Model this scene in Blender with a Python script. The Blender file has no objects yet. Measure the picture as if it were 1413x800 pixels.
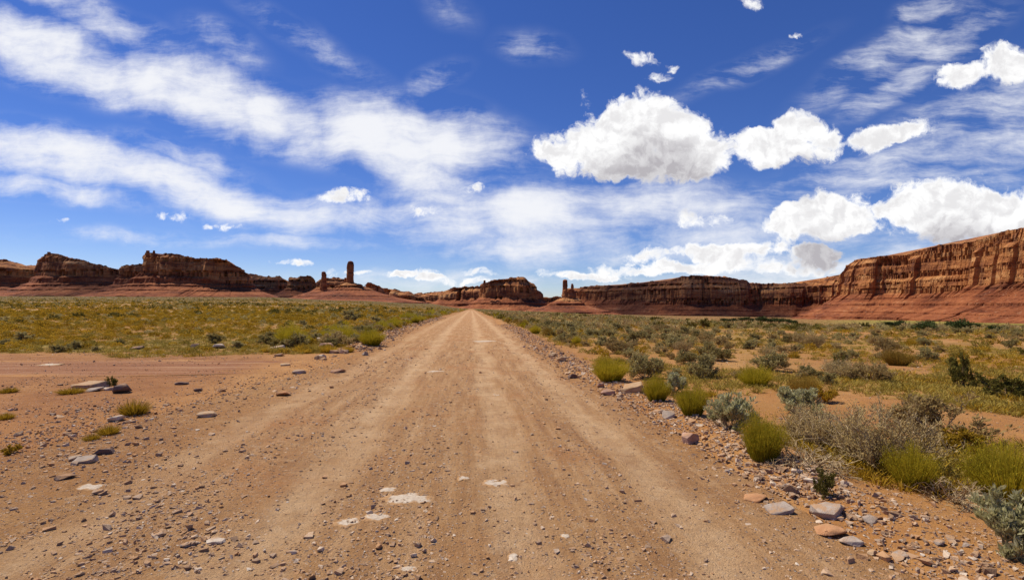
import bpy, bmesh, math, random
import numpy as np
from math import radians as R
rng = np.random.default_rng(7)
random.seed(7)
sc = bpy.context.scene
COL = sc.collection
FPX, CX, HZ, CAMZ = 720.0, 706.5, 420.0, 1.65      # focal length (photo px), principal column, horizon row, eye height

# ------------------------------------------------------------------ camera
cam = bpy.data.cameras.new('camera')
cam.sensor_width = 36; cam.lens = 36 * FPX / 1413.0
cam.shift_y = (HZ - 400) / 1413.0
cam.clip_start = 0.05; cam.clip_end = 80000
cam_o = bpy.data.objects.new('camera', cam); COL.objects.link(cam_o)
cam_o.location = (0, 0, CAMZ); cam_o.rotation_euler = (R(90), 0, 0)
sc.camera = cam_o

# ------------------------------------------------------------------ render, exposure
sc.view_settings.view_transform = 'Standard'; sc.view_settings.look = 'None'
sc.view_settings.exposure = 0.0; sc.view_settings.gamma = 1.0
sc.view_settings.use_curve_mapping = False
sc.render.engine = 'CYCLES'
cy = sc.cycles
cy.max_bounces = 4; cy.diffuse_bounces = 2; cy.glossy_bounces = 1; cy.transmission_bounces = 2; cy.transparent_max_bounces = 16
cy.caustics_reflective = False; cy.caustics_refractive = False
cy.use_denoising = True

# ------------------------------------------------------------------ sun
SUN_EL = 58.0
SUN_AZ = -61.0                                       # from +Y (view direction), negative = to the left
sv = (math.cos(R(SUN_EL)) * math.sin(R(SUN_AZ)), math.cos(R(SUN_EL)) * math.cos(R(SUN_AZ)), math.sin(R(SUN_EL)))
sun = bpy.data.lights.new('sun', 'SUN'); sun.energy = 4.9; sun.angle = R(0.53); sun.color = (1.0, 0.925, 0.78)
sun_o = bpy.data.objects.new('sun', sun); COL.objects.link(sun_o)
from mathutils import Vector, Matrix, Euler
sun_o.rotation_euler = Vector(sv).to_track_quat('Z', 'Y').to_euler()
sun_o.location = (-300, 200, 400)


# ------------------------------------------------------------------ node helper
class NT:
    def __init__(s, tree): s.t = tree
    def n(s, typ, ins=None, **props):
        nd = s.t.nodes.new(typ)
        for k, v in props.items(): setattr(nd, k, v)
        if ins:
            for k, v in ins.items(): s.put(nd.inputs[k], v)
        return nd
    def put(s, sock, v):
        if isinstance(v, bpy.types.NodeSocket): s.t.links.new(v, sock)
        elif isinstance(v, bpy.types.Node): s.t.links.new(v.outputs[0], sock)
        else:
            if isinstance(v, tuple) and len(v) == 3 and sock.type == 'RGBA': v = v + (1,)
            sock.default_value = v
    def m(s, op, a, b=None, c=None, clamp=False):
        nd = s.t.nodes.new('ShaderNodeMath'); nd.operation = op; nd.use_clamp = clamp
        s.put(nd.inputs[0], a)
        if b is not None: s.put(nd.inputs[1], b)
        if c is not None: s.put(nd.inputs[2], c)
        return nd.outputs[0]
    def vm(s, op, a, b=None, scale=None):
        nd = s.t.nodes.new('ShaderNodeVectorMath'); nd.operation = op
        s.put(nd.inputs[0], a)
        if b is not None: s.put(nd.inputs[1], b)
        if scale is not None: s.put(nd.inputs['Scale'], scale)
        return nd.outputs['Value'] if op in ('LENGTH', 'DOT_PRODUCT', 'DISTANCE') else nd.outputs[0]
    def ss(s, x, a, b, lo=0.0, hi=1.0):               # smoothstep map
        nd = s.t.nodes.new('ShaderNodeMapRange'); nd.interpolation_type = 'SMOOTHSTEP'
        s.put(nd.inputs['Value'], x)
        for k, v in (('From Min', a), ('From Max', b), ('To Min', lo), ('To Max', hi)): s.put(nd.inputs[k], v)
        return nd.outputs['Result']
    def mix(s, f, a, b, blend='MIX'):
        nd = s.t.nodes.new('ShaderNodeMix'); nd.data_type = 'RGBA'; nd.blend_type = blend
        s.put(nd.inputs[0], f); s.put(nd.inputs[6], a); s.put(nd.inputs[7], b)
        return nd.outputs[2]
    def noise(s, vec, scale, detail=4, rough=0.55, dist=0.0, out=0):
        nd = s.n('ShaderNodeTexNoise', {'Vector': vec, 'Scale': scale, 'Detail': detail, 'Roughness': rough, 'Distortion': dist})
        return nd.outputs[out]
    def ramp(s, f, stops, interp='LINEAR'):
        nd = s.t.nodes.new('ShaderNodeValToRGB'); r = nd.color_ramp; r.interpolation = interp
        while len(r.elements) < len(stops): r.elements.new(0.5)
        for e, (p, c) in zip(r.elements, stops):
            e.position = p; e.color = c + (1,) if len(c) == 3 else c
        s.put(nd.inputs[0], f)
        return nd.outputs[0]


# ------------------------------------------------------------------ world: Nishita sky, cirrus and cumulus by direction
def build_world():
    w = bpy.data.worlds.new('World'); sc.world = w; w.use_nodes = True
    t = w.node_tree; t.nodes.clear(); g = NT(t)
    sky = g.n('ShaderNodeTexSky', sky_type='NISHITA', sun_disc=False)
    sky.sun_elevation = R(SUN_EL); sky.sun_rotation = R(SUN_AZ % 360)
    sky.altitude = 1600; sky.air_density = 1.0; sky.dust_density = 0.25; sky.ozone_density = 3.0
    tc = g.n('ShaderNodeTexCoord')
    D = tc.outputs['Generated']
    sep = g.n('ShaderNodeSeparateXYZ', {0: D})
    dx, dy, dz = sep.outputs
    yy = g.m('MAXIMUM', dy, 0.08)
    # tangent coordinates on the vertical plane ahead (degrees would do as well): 1 unit = 1/7.2 rad near the axis
    pu = g.m('MULTIPLY_ADD', g.m('DIVIDE', dx, yy), FPX / 100, CX / 100)
    pv = g.m('MULTIPLY_ADD', g.m('DIVIDE', dz, yy), -FPX / 100, HZ / 100)
    P = g.n('ShaderNodeCombineXYZ', {0: pu, 1: pv, 2: 0.0}).outputs[0]
    front = g.ss(dy, 0.12, 0.3)

    # --- cumulus: ellipses (centre, radii) broken up by billow noise
    cum = [(868,172,84,60),(890,158,50,34),(812,206,68,42),(905,198,88,52),(772,204,42,17),(955,196,44,36),(862,236,112,22),(965,225,35,24),
           (1035,208,66,27),(1100,200,56,38),(1155,194,60,26),(1210,194,30,18),(1103,168,26,18),(1268,178,28,17),(1060,196,44,28),(1232,188,30,12),
           (1090,302,42,22),(1150,284,56,36),(1165,300,48,26),(1110,314,66,16),(1120,298,50,28),
           (1268,268,66,33),(1335,267,72,31),(1280,312,80,36),(1352,312,72,30),(1405,308,48,28),(1408,296,50,36),(1310,290,70,26),
           (1350,90,62,31),(1392,76,36,24),(1318,104,32,16),(1400,100,36,22),
           (887,79,26,11),(912,102,19,9),(929,88,10,6),(1041,6,24,12),(1099,49,14,6),
           (968,305,42,13),(975,346,42,9),(1095,343,52,13),(1140,352,40,10),(1000,366,64,10),(1110,370,60,9),
           (850,374,52,10),(895,352,38,9),(575,291,42,12),(482,272,40,13),(643,264,26,10),(660,374,30,8),(1010,348,50,14),(930,372,40,9),(760,378,34,7),(620,388,40,6),
           (405,361,32,6),(545,378,22,5),(578,380,26,7),(462,374,20,7),(815,384,30,6),(498,373,14,4),(240,299,24,8),(312,311,34,6),
           (88,305,20,4),(1330,372,60,8),(700,388,40,5)]
    wn = g.noise(P, 1.6, 5, 0.6, out=1)
    warp = g.vm('MULTIPLY_ADD', wn, (0.52, 0.38, 0.0)); t.nodes[-1].inputs[2].default_value = (-0.26, -0.19, 0)
    Pw = g.vm('ADD', P, warp)
    def ell(vec, lst):
        acc = None
        for (cx, cy_, rx, ry) in lst:
            sx, sy = 100 / rx, 100 / ry
            nd = t.nodes.new('ShaderNodeVectorMath'); nd.operation = 'MULTIPLY_ADD'
            g.put(nd.inputs[0], vec); nd.inputs[1].default_value = (sx, sy, 0); nd.inputs[2].default_value = (-cx / 100 * sx, -cy_ / 100 * sy, 0)
            L = g.m('MULTIPLY_ADD', g.vm('DOT_PRODUCT', nd.outputs[0], nd.outputs[0]), -0.6, 1.02 if ry > 36 else 1.14 if ry > 20 else 1.26 if ry > 13 else 1.42)
            L = g.m('MAXIMUM', L, 0.0)
            acc = L if acc is None else g.m('ADD', acc, L)
        return g.m('SUBTRACT', acc, 0.40)
    f1 = ell(Pw, cum)
    vor = g.n('ShaderNodeTexVoronoi', {'Vector': Pw, 'Scale': 3.0, 'Detail': 4.0, 'Roughness': 0.62, 'Lacunarity': 2.1}, feature='F1').outputs['Distance']
    fine = g.noise(Pw, 9.0, 5, 0.62)
    bump = g.m('MULTIPLY_ADD', vor, -0.85, 0.36)
    bump = g.m('ADD', bump, g.m('MULTIPLY_ADD', fine, 0.7, -0.35))
    F = g.m('ADD', f1, bump)
    a_c = g.m('MULTIPLY', g.ss(g.m('ADD', F, g.m('MULTIPLY_ADD', g.noise(Pw, 3.2, 7, 0.7), 1.3, -0.65)), -0.18, 0.62), front)
    Pd = g.vm('ADD', Pw, (-0.16, -0.52, 0))
    big = [c for c in cum if c[3] >= 17]
    f2 = g.m('ADD', ell(Pd, big), g.m('MULTIPLY', bump, 0.45))
    depth = g.ss(f2, -0.2, 2.6)
    # local billow relief: difference of the fine field towards the sun
    nA = g.noise(Pw, 2.6, 6, 0.6); nB = g.noise(g.vm('ADD', Pw, (-0.06, -0.10, 0)), 2.6, 6, 0.6)
    relief = g.ss(g.m('SUBTRACT', nA, nB), -0.13, 0.13)
    shade = g.m('MULTIPLY', depth, 0.72)
    shade = g.m('ADD', shade, g.m('MULTIPLY', g.m('MULTIPLY', g.m('SUBTRACT', 1.0, relief), g.ss(F, 0.1, 0.9)), 0.42), clamp=True)
    ccol = g.mix(shade, (10.6, 10.6, 10.6), (4.9, 4.7, 5.0))

    # --- cirrus: rotated soft ellipses filled with streaks
    def soft(vec, lst):
        acc = None
        for (cx, cy_, rx, ry, ang, k) in lst:
            nd = g.n('ShaderNodeMapping', {'Vector': vec, 'Location': (cx / 100, cy_ / 100, 0), 'Rotation': (0, 0, R(ang)), 'Scale': (rx / 100, ry / 100, 1)}, vector_type='TEXTURE')
            L = g.vm('LENGTH', nd.outputs[0])
            v = g.m('MULTIPLY', g.ss(L, 1.15, 0.15), k)
            acc = v if acc is None else g.m('MAXIMUM', acc, v)
        return acc
    left = [(60,70,260,62,19,1.05),(300,140,290,62,17,1.1),(560,195,220,78,10,1.1),(80,215,190,50,10,1.05),(270,262,250,44,17,1.05),(430,300,220,38,3,0.9),
            (130,25,190,38,22,0.62),(310,62,90,34,25,0.38),(735,66,70,34,5,0.36),(600,112,64,26,-24,0.4),(620,14,60,30,30,0.22),(455,75,60,18,60,0.22),
            (700,300,260,56,-3,0.9),(900,285,220,50,0,0.82),(560,235,210,54,28,0.95),(740,335,200,28,-4,0.7),(1000,318,220,40,0,0.7),(60,262,180,24,10,0.75),(420,335,180,14,2,0.6),(430,60,150,26,28,0.35),(250,215,140,26,16,0.5),
            (850,350,360,28,0,0.55),(620,385,320,22,0,0.5),(1000,385,300,24,0,0.55),(200,330,260,16,2,0.4)]
    right = [(1250,110,130,30,-33,0.66),(1310,62,120,34,-30,0.62),(1330,160,190,60,-28,0.62),(1365,215,160,70,-12,0.7),(1190,75,60,14,-20,0.4),
             (1280,15,60,26,-10,0.72),(1180,245,150,46,-12,0.7),(1030,95,150,22,-24,0.34),(1400,140,120,60,-30,0.7),(1230,75,190,40,-33,0.5),(1100,260,160,26,-8,0.4),(1140,380,280,46,0,0.85),(1300,345,220,40,0,0.75)]
    wl = g.vm('MULTIPLY_ADD', g.noise(P, 0.9, 3, 0.5, out=1), (0.42, 0.42, 0)); t.nodes[-1].inputs[2].default_value = (-0.21, -0.21, 0)
    Pc = g.vm('ADD', P, wl)
    def streak(ang, sx, sy, det=7):
        mp = g.n('ShaderNodeMapping', {'Vector': Pc, 'Rotation': (0, 0, R(-ang)), 'Scale': (sx, sy, 1)}, vector_type='POINT')
        return g.noise(mp.outputs[0], 1.0, det, 0.68, 0.15)
    s1 = streak(13, 0.55, 2.3, 8); s2 = streak(-32, 0.6, 2.9, 7)
    cot = g.noise(Pc, 1.15, 8, 0.64)
    s1 = g.m('ADD', g.m('MULTIPLY', s1, 0.55), g.m('MULTIPLY', cot, 0.45))
    s2 = g.m('ADD', g.m('MULTIPLY', s2, 0.7), g.m('MULTIPLY', cot, 0.3))
    fL = soft(Pc, left); fR = soft(Pc, right)
    dL = g.m('ADD', g.m('MULTIPLY', fL, 1.30), g.m('MULTIPLY', g.m('MULTIPLY_ADD', s1, 3.9, -2.15), g.ss(fL, 0.0, 0.3)))
    dR = g.m('ADD', g.m('MULTIPLY', fR, 1.15), g.m('MULTIPLY', g.m('MULTIPLY_ADD', s2, 3.9, -2.15), g.ss(fR, 0.0, 0.3)))
    a_i = g.m('MULTIPLY', g.ss(g.m('MAXIMUM', dL, dR), -0.10, 1.42), front)
    a_i = g.m('MULTIPLY', a_i, 0.97)
    # generic thin cirrus for the rest of the sky
    hs = g.n('ShaderNodeHueSaturation', {'Hue': 0.512, 'Saturation': 1.28, 'Value': 1.08, 'Color': sky.outputs[0]})
    base = g.mix(1.0, hs.outputs[0], (0.84, 0.83, 1.0), 'MULTIPLY')
    c1 = g.mix(a_i, base, (9.2, 9.3, 9.7))
    c2 = g.mix(a_c, c1, ccol)
    up = g.ss(dz, -0.02, 0.0)
    c3 = g.mix(up, base, c2)
    bg = g.n('ShaderNodeBackground', {'Color': c3, 'Strength': 0.1})
    out = g.n('ShaderNodeOutputWorld', {'Surface': bg.outputs[0]})
    w.cycles.sampling_method = 'MANUAL'; w.cycles.sample_map_resolution = 512
build_world()


# ------------------------------------------------------------------ numpy noise
def _h(ix, iy, iz, seed):
    n = (ix.astype(np.int64) * 374761393 + iy.astype(np.int64) * 668265263 + iz.astype(np.int64) * 2147483647 + seed * 974634777) & 0xFFFFFFFF
    n = ((n ^ (n >> 13)) * 1274126177) & 0xFFFFFFFF
    n = ((n ^ (n >> 16)) * 2246822519) & 0xFFFFFFFF
    return ((n ^ (n >> 15)) & 0xFFFFFF) / float(0xFFFFFF)
def vn(x, y, z=0.0, seed=0):
    x, y, z = np.broadcast_arrays(np.asarray(x, float), np.asarray(y, float), np.asarray(z, float))
    fx, fy, fz = np.floor(x), np.floor(y), np.floor(z)
    tx, ty, tz = x - fx, y - fy, z - fz
    tx, ty, tz = [t * t * (3 - 2 * t) for t in (tx, ty, tz)]
    r = 0
    for a in (0, 1):
        for b in (0, 1):
            for c in (0, 1):
                r = r + _h(fx + a, fy + b, fz + c, seed) * (tx if a else 1 - tx) * (ty if b else 1 - ty) * (tz if c else 1 - tz)
    return r
def fbm(x, y, z=0.0, seed=0, o=4, g=0.5):
    r = 0; a = 1; s = 0
    for k in range(o):
        r = r + a * vn(np.asarray(x) * 2**k, np.asarray(y) * 2**k, np.asarray(z) * 2**k, seed + k * 17); s += a; a *= g
    return r / s
def sst(x, a, b):
    t = np.clip((np.asarray(x, float) - a) / (b - a), 0, 1); return t * t * (3 - 2 * t)


# ------------------------------------------------------------------ the lie of the land
QK = np.array([-3, -.98, -.5, -.30, -.17, -.09, .05, .17, .35, .59, .98, 3])
YK = np.log(np.array([12, 30, 60, 120, 300, 500, 900, 1500.]))
SK = np.array([                                        # fall of the ground in photo pixels, by bearing (rows) and distance
    [0, -2, -6, -9, -11, -12, -12, -12], [0, -2, -6, -9, -11, -12, -12, -12], [0, -2, -5, -8, -10, -11, -11, -11],
    [0, -1, -3, -5, -6, -6, -6, -6], [0, 0, 0, 1, 0, -1, -2, -2], [0, 1, 2, 4, 5, 5, 5, 5], [0, 1, 3, 6, 8, 9, 9, 9],
    [0, 2, 5, 9, 12, 13, 13, 13], [0, 3, 9, 16, 20, 19, 16, 15], [0, 5, 13, 22, 26, 24, 20, 17], [0, 6, 15, 24, 28, 26, 20, 18], [0, 6, 15, 24, 28, 26, 20, 18.]])
ROADQ = -0.078
def road_lat(x, y): return x - ROADQ * y
def road_l(y): return -4.15 + 0.25 * np.sin(y * 0.13) - 1.2 * sst(16 - y, 0, 12)
def road_r(y): return 2.62 + 0.18 * np.sin(y * 0.21 + 1)
def gz(x, y, near=True):
    x = np.asarray(x, float); y = np.asarray(y, float)
    yc = np.maximum(y, 0.30 * np.abs(x)); yc = np.maximum(yc, 0.5)
    q = np.clip(x / yc, -3, 3); ly = np.clip(np.log(yc), YK[0], YK[-1])
    iq = np.clip(np.searchsorted(QK, q, 'right') - 1, 0, len(QK) - 2); iy = np.clip(np.searchsorted(YK, ly, 'right') - 1, 0, len(YK) - 2)
    tq = (q - QK[iq]) / (QK[iq + 1] - QK[iq]); ty = (ly - YK[iy]) / (YK[iy + 1] - YK[iy])
    tq = tq * tq * (3 - 2 * tq)
    s = SK[iq, iy] * (1 - tq) * (1 - ty) + SK[iq + 1, iy] * tq * (1 - ty) + SK[iq, iy + 1] * (1 - tq) * ty + SK[iq + 1, iy + 1] * tq * ty
    z = -s / FPX * yc
    if near:
        lat = road_lat(x, y)
        on = sst(lat, road_l(y) - 1.0, road_l(y) + 0.3) * (1 - sst(lat, road_r(y) - 0.1, road_r(y) + 0.6))
        side = 1 - on
        d = np.hypot(x, y)
        z = z + side * (0.05 * (fbm(x * 0.8, y * 0.8, 0, 3, 4) - 0.5) * 2 * sst(lat, -2, 4) + 0.02 * (fbm(x * 2.5, y * 2.5, 0, 5, 3) - 0.5)
                        + 0.04 * (fbm(x * .5, y * .5, 0, 8, 3) - .5))
        z = z + sst(d, 20, 200) * side * 0.9 * (fbm(x * 0.03, y * 0.03, 0, 9, 4) - 0.5)
        berm = np.exp(-((lat - road_r(y) - 0.45) / 0.35) ** 2)
        z = z + 0.07 * berm * (0.5 + fbm(x * 1.2, y * 1.2, 0, 12, 3))
        bl = np.exp(-((lat - road_l(y) + 0.35) / 0.45) ** 2) * sst(y, 17, 22)
        z = z + 0.12 * bl * (0.4 + fbm(x * 1.0, y * 1.0, 0, 13, 3))
        # wheel tracks and crown
        for c, wd, dp in ((-1.45, .35, .018), (0.35, .32, .016), (1.65, .35, .012), (-3.0, .4, .01)):
            z = z - on * dp * np.exp(-((lat - c - 0.12 * np.sin(y * .11)) / wd) ** 2)
        z = z + on * 0.012 * (fbm(x * 2.2, y * 1.2, 0, 21, 4) - 0.5) * 2
    return z
def to_ground(px, py):
    q = (px - CX) / FPX
    Ys = np.exp(np.linspace(math.log(2.5), math.log(1500), 1500))
    pys = HZ + FPX * (CAMZ - gz(q * Ys, Ys)) / Ys
    i = int(np.argmax(pys < py)) if (pys < py).any() else len(Ys) - 1
    Y = Ys[i]
    return q * Y, Y, float(gz(q * Y, Y))


# ------------------------------------------------------------------ mesh helpers
def make_mesh(name, parts, mats, smooth=False, attrs=None):
    """parts: list of (V (n,3), F (m,k), material index); attrs: dict name -> per-vertex float array"""
    me = bpy.data.meshes.new(name)
    nv = sum(len(p[0]) for p in parts)
    V = np.concatenate([p[0] for p in parts]).astype(np.float32)
    lv, ls, mi = [], [], []; off = 0; lo = 0
    for (v, f, m) in parts:
        f = np.asarray(f, np.int64); k = f.shape[1]
        lv.append((f + off).ravel()); ls.append(lo + np.arange(len(f)) * k)
        mi.append(np.full(len(f), m) if np.isscalar(m) else np.asarray(m)); off += len(v); lo += f.size
    lv = np.concatenate(lv).astype(np.int32); ls = np.concatenate(ls).astype(np.int32); mi = np.concatenate(mi).astype(np.int32)
    me.vertices.add(nv); me.vertices.foreach_set('co', V.ravel())
    me.loops.add(len(lv)); me.loops.foreach_set('vertex_index', lv)
    me.polygons.add(len(ls)); me.polygons.foreach_set('loop_start', ls)
    me.polygons.foreach_set('material_index', mi)
    me.polygons.foreach_set('use_smooth', np.full(len(ls), smooth))
    for m in mats: me.materials.append(m)
    if attrs:
        for k, a in attrs.items():
            at = me.attributes.new(k, 'FLOAT', 'POINT'); at.data.foreach_set('value', np.asarray(a, np.float32))
    me.update(calc_edges=True)
    return me
def link(name, me, parent=None, loc=None):
    o = bpy.data.objects.new(name, me); COL.objects.link(o)
    if parent: o.parent = parent
    if loc is not None: o.location = loc
    return o
def tag(o, label, cat, group=None, kind=None):
    if label: o['label'] = label
    if cat: o['category'] = cat
    if group: o['group'] = group
    if kind: o['kind'] = kind
    return o
def grid_faces(nr, nc, wrap=False):
    i = np.arange(nr - 1)[:, None]; j = np.arange(nc if wrap else nc - 1)[None, :]; j2 = (j + 1) % nc
    return np.stack([i * nc + j, i * nc + j2, (i + 1) * nc + j2, (i + 1) * nc + j], -1).reshape(-1, 4)


# ------------------------------------------------------------------ materials
def new_mat(name):
    m = bpy.data.materials.new(name); m.use_nodes = True
    t = m.node_tree; t.nodes.clear(); g = NT(t)
    out = t.nodes.new('ShaderNodeOutputMaterial'); b = t.nodes.new('ShaderNodeBsdfPrincipled')
    t.links.new(b.outputs[0], out.inputs[0]); b.inputs['Specular IOR Level'].default_value = 0.15; b.inputs['Roughness'].default_value = 0.9
    return m, g, b
def attr(g, name): return g.n('ShaderNodeAttribute', attribute_name=name).outputs['Fac']

def soil_nodes(g, pos):
    n1 = g.noise(pos, 0.22, 5, 0.6); n2 = g.noise(pos, 1.7, 6, 0.65); n3 = g.noise(pos, 14, 5, 0.7)
    f = g.m('ADD', g.m('MULTIPLY', n1, 0.6), g.m('MULTIPLY', n2, 0.4))
    col = g.ramp(f, [(0.30, (0.28, 0.115, 0.034)), (0.46, (0.41, 0.185, 0.052)), (0.62, (0.51, 0.265, 0.09))])
    col = g.mix(g.ss(n3, 0.35, 0.75, 0.0, 0.55), col, (0.25, 0.125, 0.065))
    v = g.n('ShaderNodeTexVoronoi', {'Vector': pos, 'Scale': 34.0, 'Randomness': 1.0}, feature='F1')
    peb = g.ss(v.outputs['Distance'], 0.34, 0.22)
    sel = g.ss(g.n('ShaderNodeSeparateColor', {0: v.outputs['Color']}).outputs[0], 0.62, 0.66)
    pc = g.ramp(g.n('ShaderNodeSeparateColor', {0: v.outputs['Color']}).outputs[1], [(0, (0.16, 0.10, 0.075)), (0.5, (0.40, 0.25, 0.16)), (1, (0.62, 0.50, 0.40))])
    pm = g.m('MULTIPLY', peb, sel)
    return col, pm, pc, n3, n2

def mat_ground():
    m, g, b = new_mat('desert_soil')
    pos = g.n('ShaderNodeNewGeometry').outputs['Position']
    col, pm, pc, n3, n2 = soil_nodes(g, pos)
    red = attr(g, 'red'); veg = attr(g, 'veg'); grav = attr(g, 'gravel')
    col = g.mix(red, col, g.ramp(n2, [(0.3, (0.20, 0.075, 0.026)), (0.65, (0.34, 0.145, 0.05))]))
    col = g.mix(g.m('MULTIPLY', pm, grav), col, pc)
    # sparse dry cover of the far plain
    nv = g.noise(pos, 0.9, 8, 0.68); nw = g.noise(pos, 0.045, 6, 0.6)
    far = g.ss(g.vm('LENGTH', pos), 60.0, 350.0)
    vc = g.ramp(g.noise(pos, 0.25, 7, 0.7), [(0.30, (0.10, 0.078, 0.018)), (0.45, (0.20, 0.145, 0.026)), (0.6, (0.30, 0.21, 0.04)), (0.75, (0.38, 0.26, 0.09))])
    vc = g.mix(g.m('MULTIPLY', far, 0.85), vc, (0.115, 0.080, 0.024))
    vf = g.m('MULTIPLY', veg, g.m('MAXIMUM', g.m('MULTIPLY', far, 0.85), g.ss(g.m('ADD', nv, g.m('MULTIPLY_ADD', nw, 0.9, -0.45)), 0.40, 0.58)))
    col = g.mix(vf, col, vc)
    fld = attr(g, 'field')
    col = g.mix(g.m('MULTIPLY', fld, g.ss(g.noise(pos, 0.03, 6, 0.65), 0.3, 0.5, 0.5, 1.0)), col, g.ramp(g.noise(pos, 0.02, 7, 0.7), [(0.35, (0.19, 0.15, 0.03)), (0.6, (0.34, 0.265, 0.06))]))
    g.put(b.inputs['Base Color'], col)
    h = g.m('ADD', g.m('MULTIPLY', n3, 0.5), g.m('MULTIPLY', pm, 0.5))
    h = g.m('ADD', h, g.noise(pos, 60, 4, 0.7))
    bp = g.n('ShaderNodeBump', {'Height': h, 'Strength': 0.8, 'Distance': 0.02})
    g.put(b.inputs['Normal'], bp.outputs[0])
    return m
def mat_road():
    m, g, b = new_mat('packed_gravel_road')
    pos = g.n('ShaderNodeNewGeometry').outputs['Position']
    col, pm, pc, n3, n2 = soil_nodes(g, pos)
    lat = attr(g, 'lateral'); edge = attr(g, 'edge')
    lw = g.m('ADD', lat, g.m('MULTIPLY_ADD', g.noise(pos, 0.35, 4, 0.6), 1.0, -0.5))
    st = g.n('ShaderNodeCombineXYZ', {0: g.m('MULTIPLY', lat, 2.6), 1: g.m('MULTIPLY', g.n('ShaderNodeSeparateXYZ', {0: pos}).outputs[1], 0.22), 2: 0.0}).outputs[0]
    stn = g.noise(st, 2.2, 7, 0.68)
    rc = g.ramp(stn, [(0.30, (0.33, 0.155, 0.060)), (0.5, (0.47, 0.25, 0.100)), (0.68, (0.60, 0.36, 0.175))])
    big = g.noise(pos, 0.5, 5, 0.6)
    rc = g.mix(g.ss(big, 0.5, 0.68, 0, 0.75), rc, (0.45, 0.20, 0.068))
    tr = None
    for c, wd in ((-1.45, 0.42), (0.35, 0.36), (1.65, 0.34), (-3.0, 0.4)):
        d = g.m('ABSOLUTE', g.m('SUBTRACT', lw, c)); v = g.ss(d, wd, 0.08)
        tr = v if tr is None else g.m('MAXIMUM', tr, v)
    rc = g.mix(g.m('MULTIPLY', tr, g.ss(n2, 0.3, 0.7, 0.2, 0.85)), rc, (0.67, 0.43, 0.225))
    rc = g.mix(g.ss(n3, 0.45, 0.8, 0.0, 0.45), rc, (0.26, 0.15, 0.09))
    edge = g.m('MAXIMUM', edge, g.m('MULTIPLY', g.ss(lw, -2.3, -3.9), 0.8))
    col = g.mix(edge, rc, col)
    fn = g.noise(pos, 62, 4, 0.75)
    cl_ = g.noise(pos, 5.5, 6, 0.7)
    col = g.mix(g.ss(cl_, 0.52, 0.70, 0, 0.42), col, (0.30, 0.155, 0.066))
    col = g.mix(g.ss(cl_, 0.46, 0.30, 0, 0.45), col, (0.66, 0.46, 0.27))
    col = g.mix(g.ss(fn, 0.56, 0.72, 0, 0.6), col, (0.60, 0.47, 0.36))
    col = g.mix(g.ss(fn, 0.44, 0.30, 0, 0.6), col, (0.17, 0.095, 0.06))
    pmr = g.m('MULTIPLY', pm, g.m('MULTIPLY_ADD', tr, -0.6, 1.0))
    col = g.mix(pmr, col, pc)
    g.put(b.inputs['Base Color'], col)
    h = g.m('ADD', g.m('MULTIPLY', n3, 0.6), g.m('MULTIPLY', pmr, 0.6))
    h = g.m('ADD', h, g.m('MULTIPLY', fn, 0.9)); h = g.m('ADD', h, g.m('MULTIPLY', stn, 0.8))
    bp = g.n('ShaderNodeBump', {'Height': h, 'Strength': 1.0, 'Distance': 0.03})
    g.put(b.inputs['Normal'], bp.outputs[0])
    return m
def mat_track():
    m, g, b = new_mat('reddish_side_track')
    pos = g.n('ShaderNodeNewGeometry').outputs['Position']
    col, pm, pc, n3, n2 = soil_nodes(g, pos)
    mp = g.n('ShaderNodeMapping', {'Vector': pos, 'Scale': (0.10, 2.4, 1)}).outputs[0]
    sn = g.noise(mp, 1.6, 6, 0.65)
    rc = g.ramp(sn, [(0.3, (0.20, 0.075, 0.030)), (0.52, (0.28, 0.12, 0.05)), (0.7, (0.42, 0.235, 0.12))])
    col = g.mix(attr(g, 'edge'), rc, col)
    col = g.mix(g.m('MULTIPLY', pm, 0.7), col, pc)
    g.put(b.inputs['Base Color'], col)
    bp = g.n('ShaderNodeBump', {'Height': g.m('ADD', n3, sn), 'Strength': 0.7, 'Distance': 0.02}); g.put(b.inputs['Normal'], bp.outputs[0])
    return m
def mat_stone(name, stops, island=True, scale=9):
    m, g, b = new_mat(name)
    geo = g.n('ShaderNodeNewGeometry'); oi = g.n('ShaderNodeObjectInfo')
    r = geo.outputs['Random Per Island'] if island else oi.outputs['Random']
    base = g.ramp(r, stops)
    tc = g.n('ShaderNodeTexCoord').outputs['Object']
    pos = geo.outputs['Position']
    n = g.noise(pos, scale, 6, 0.65)
    col = g.mix(g.ss(n, 0.35, 0.7, 0.0, 0.6), base, g.mix(1.0, base, (0.6, 0.52, 0.46), 'MULTIPLY'))
    nz = g.n('ShaderNodeSeparateXYZ', {0: geo.outputs['Normal']}).outputs[2]
    col = g.mix(g.m('MULTIPLY', g.ss(nz, 0.4, 0.95), g.ss(g.noise(pos, 7, 6, .72), 0.44, 0.60, 0, 0.75)), col, (0.46, 0.255, 0.12))   # settled dust
    g.put(b.inputs['Base Color'], col)
    bp = g.n('ShaderNodeBump', {'Height': g.noise(pos, scale * 3, 6, 0.7), 'Strength': 0.6, 'Distance': 0.02}); g.put(b.inputs['Normal'], bp.outputs[0])
    return m
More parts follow.
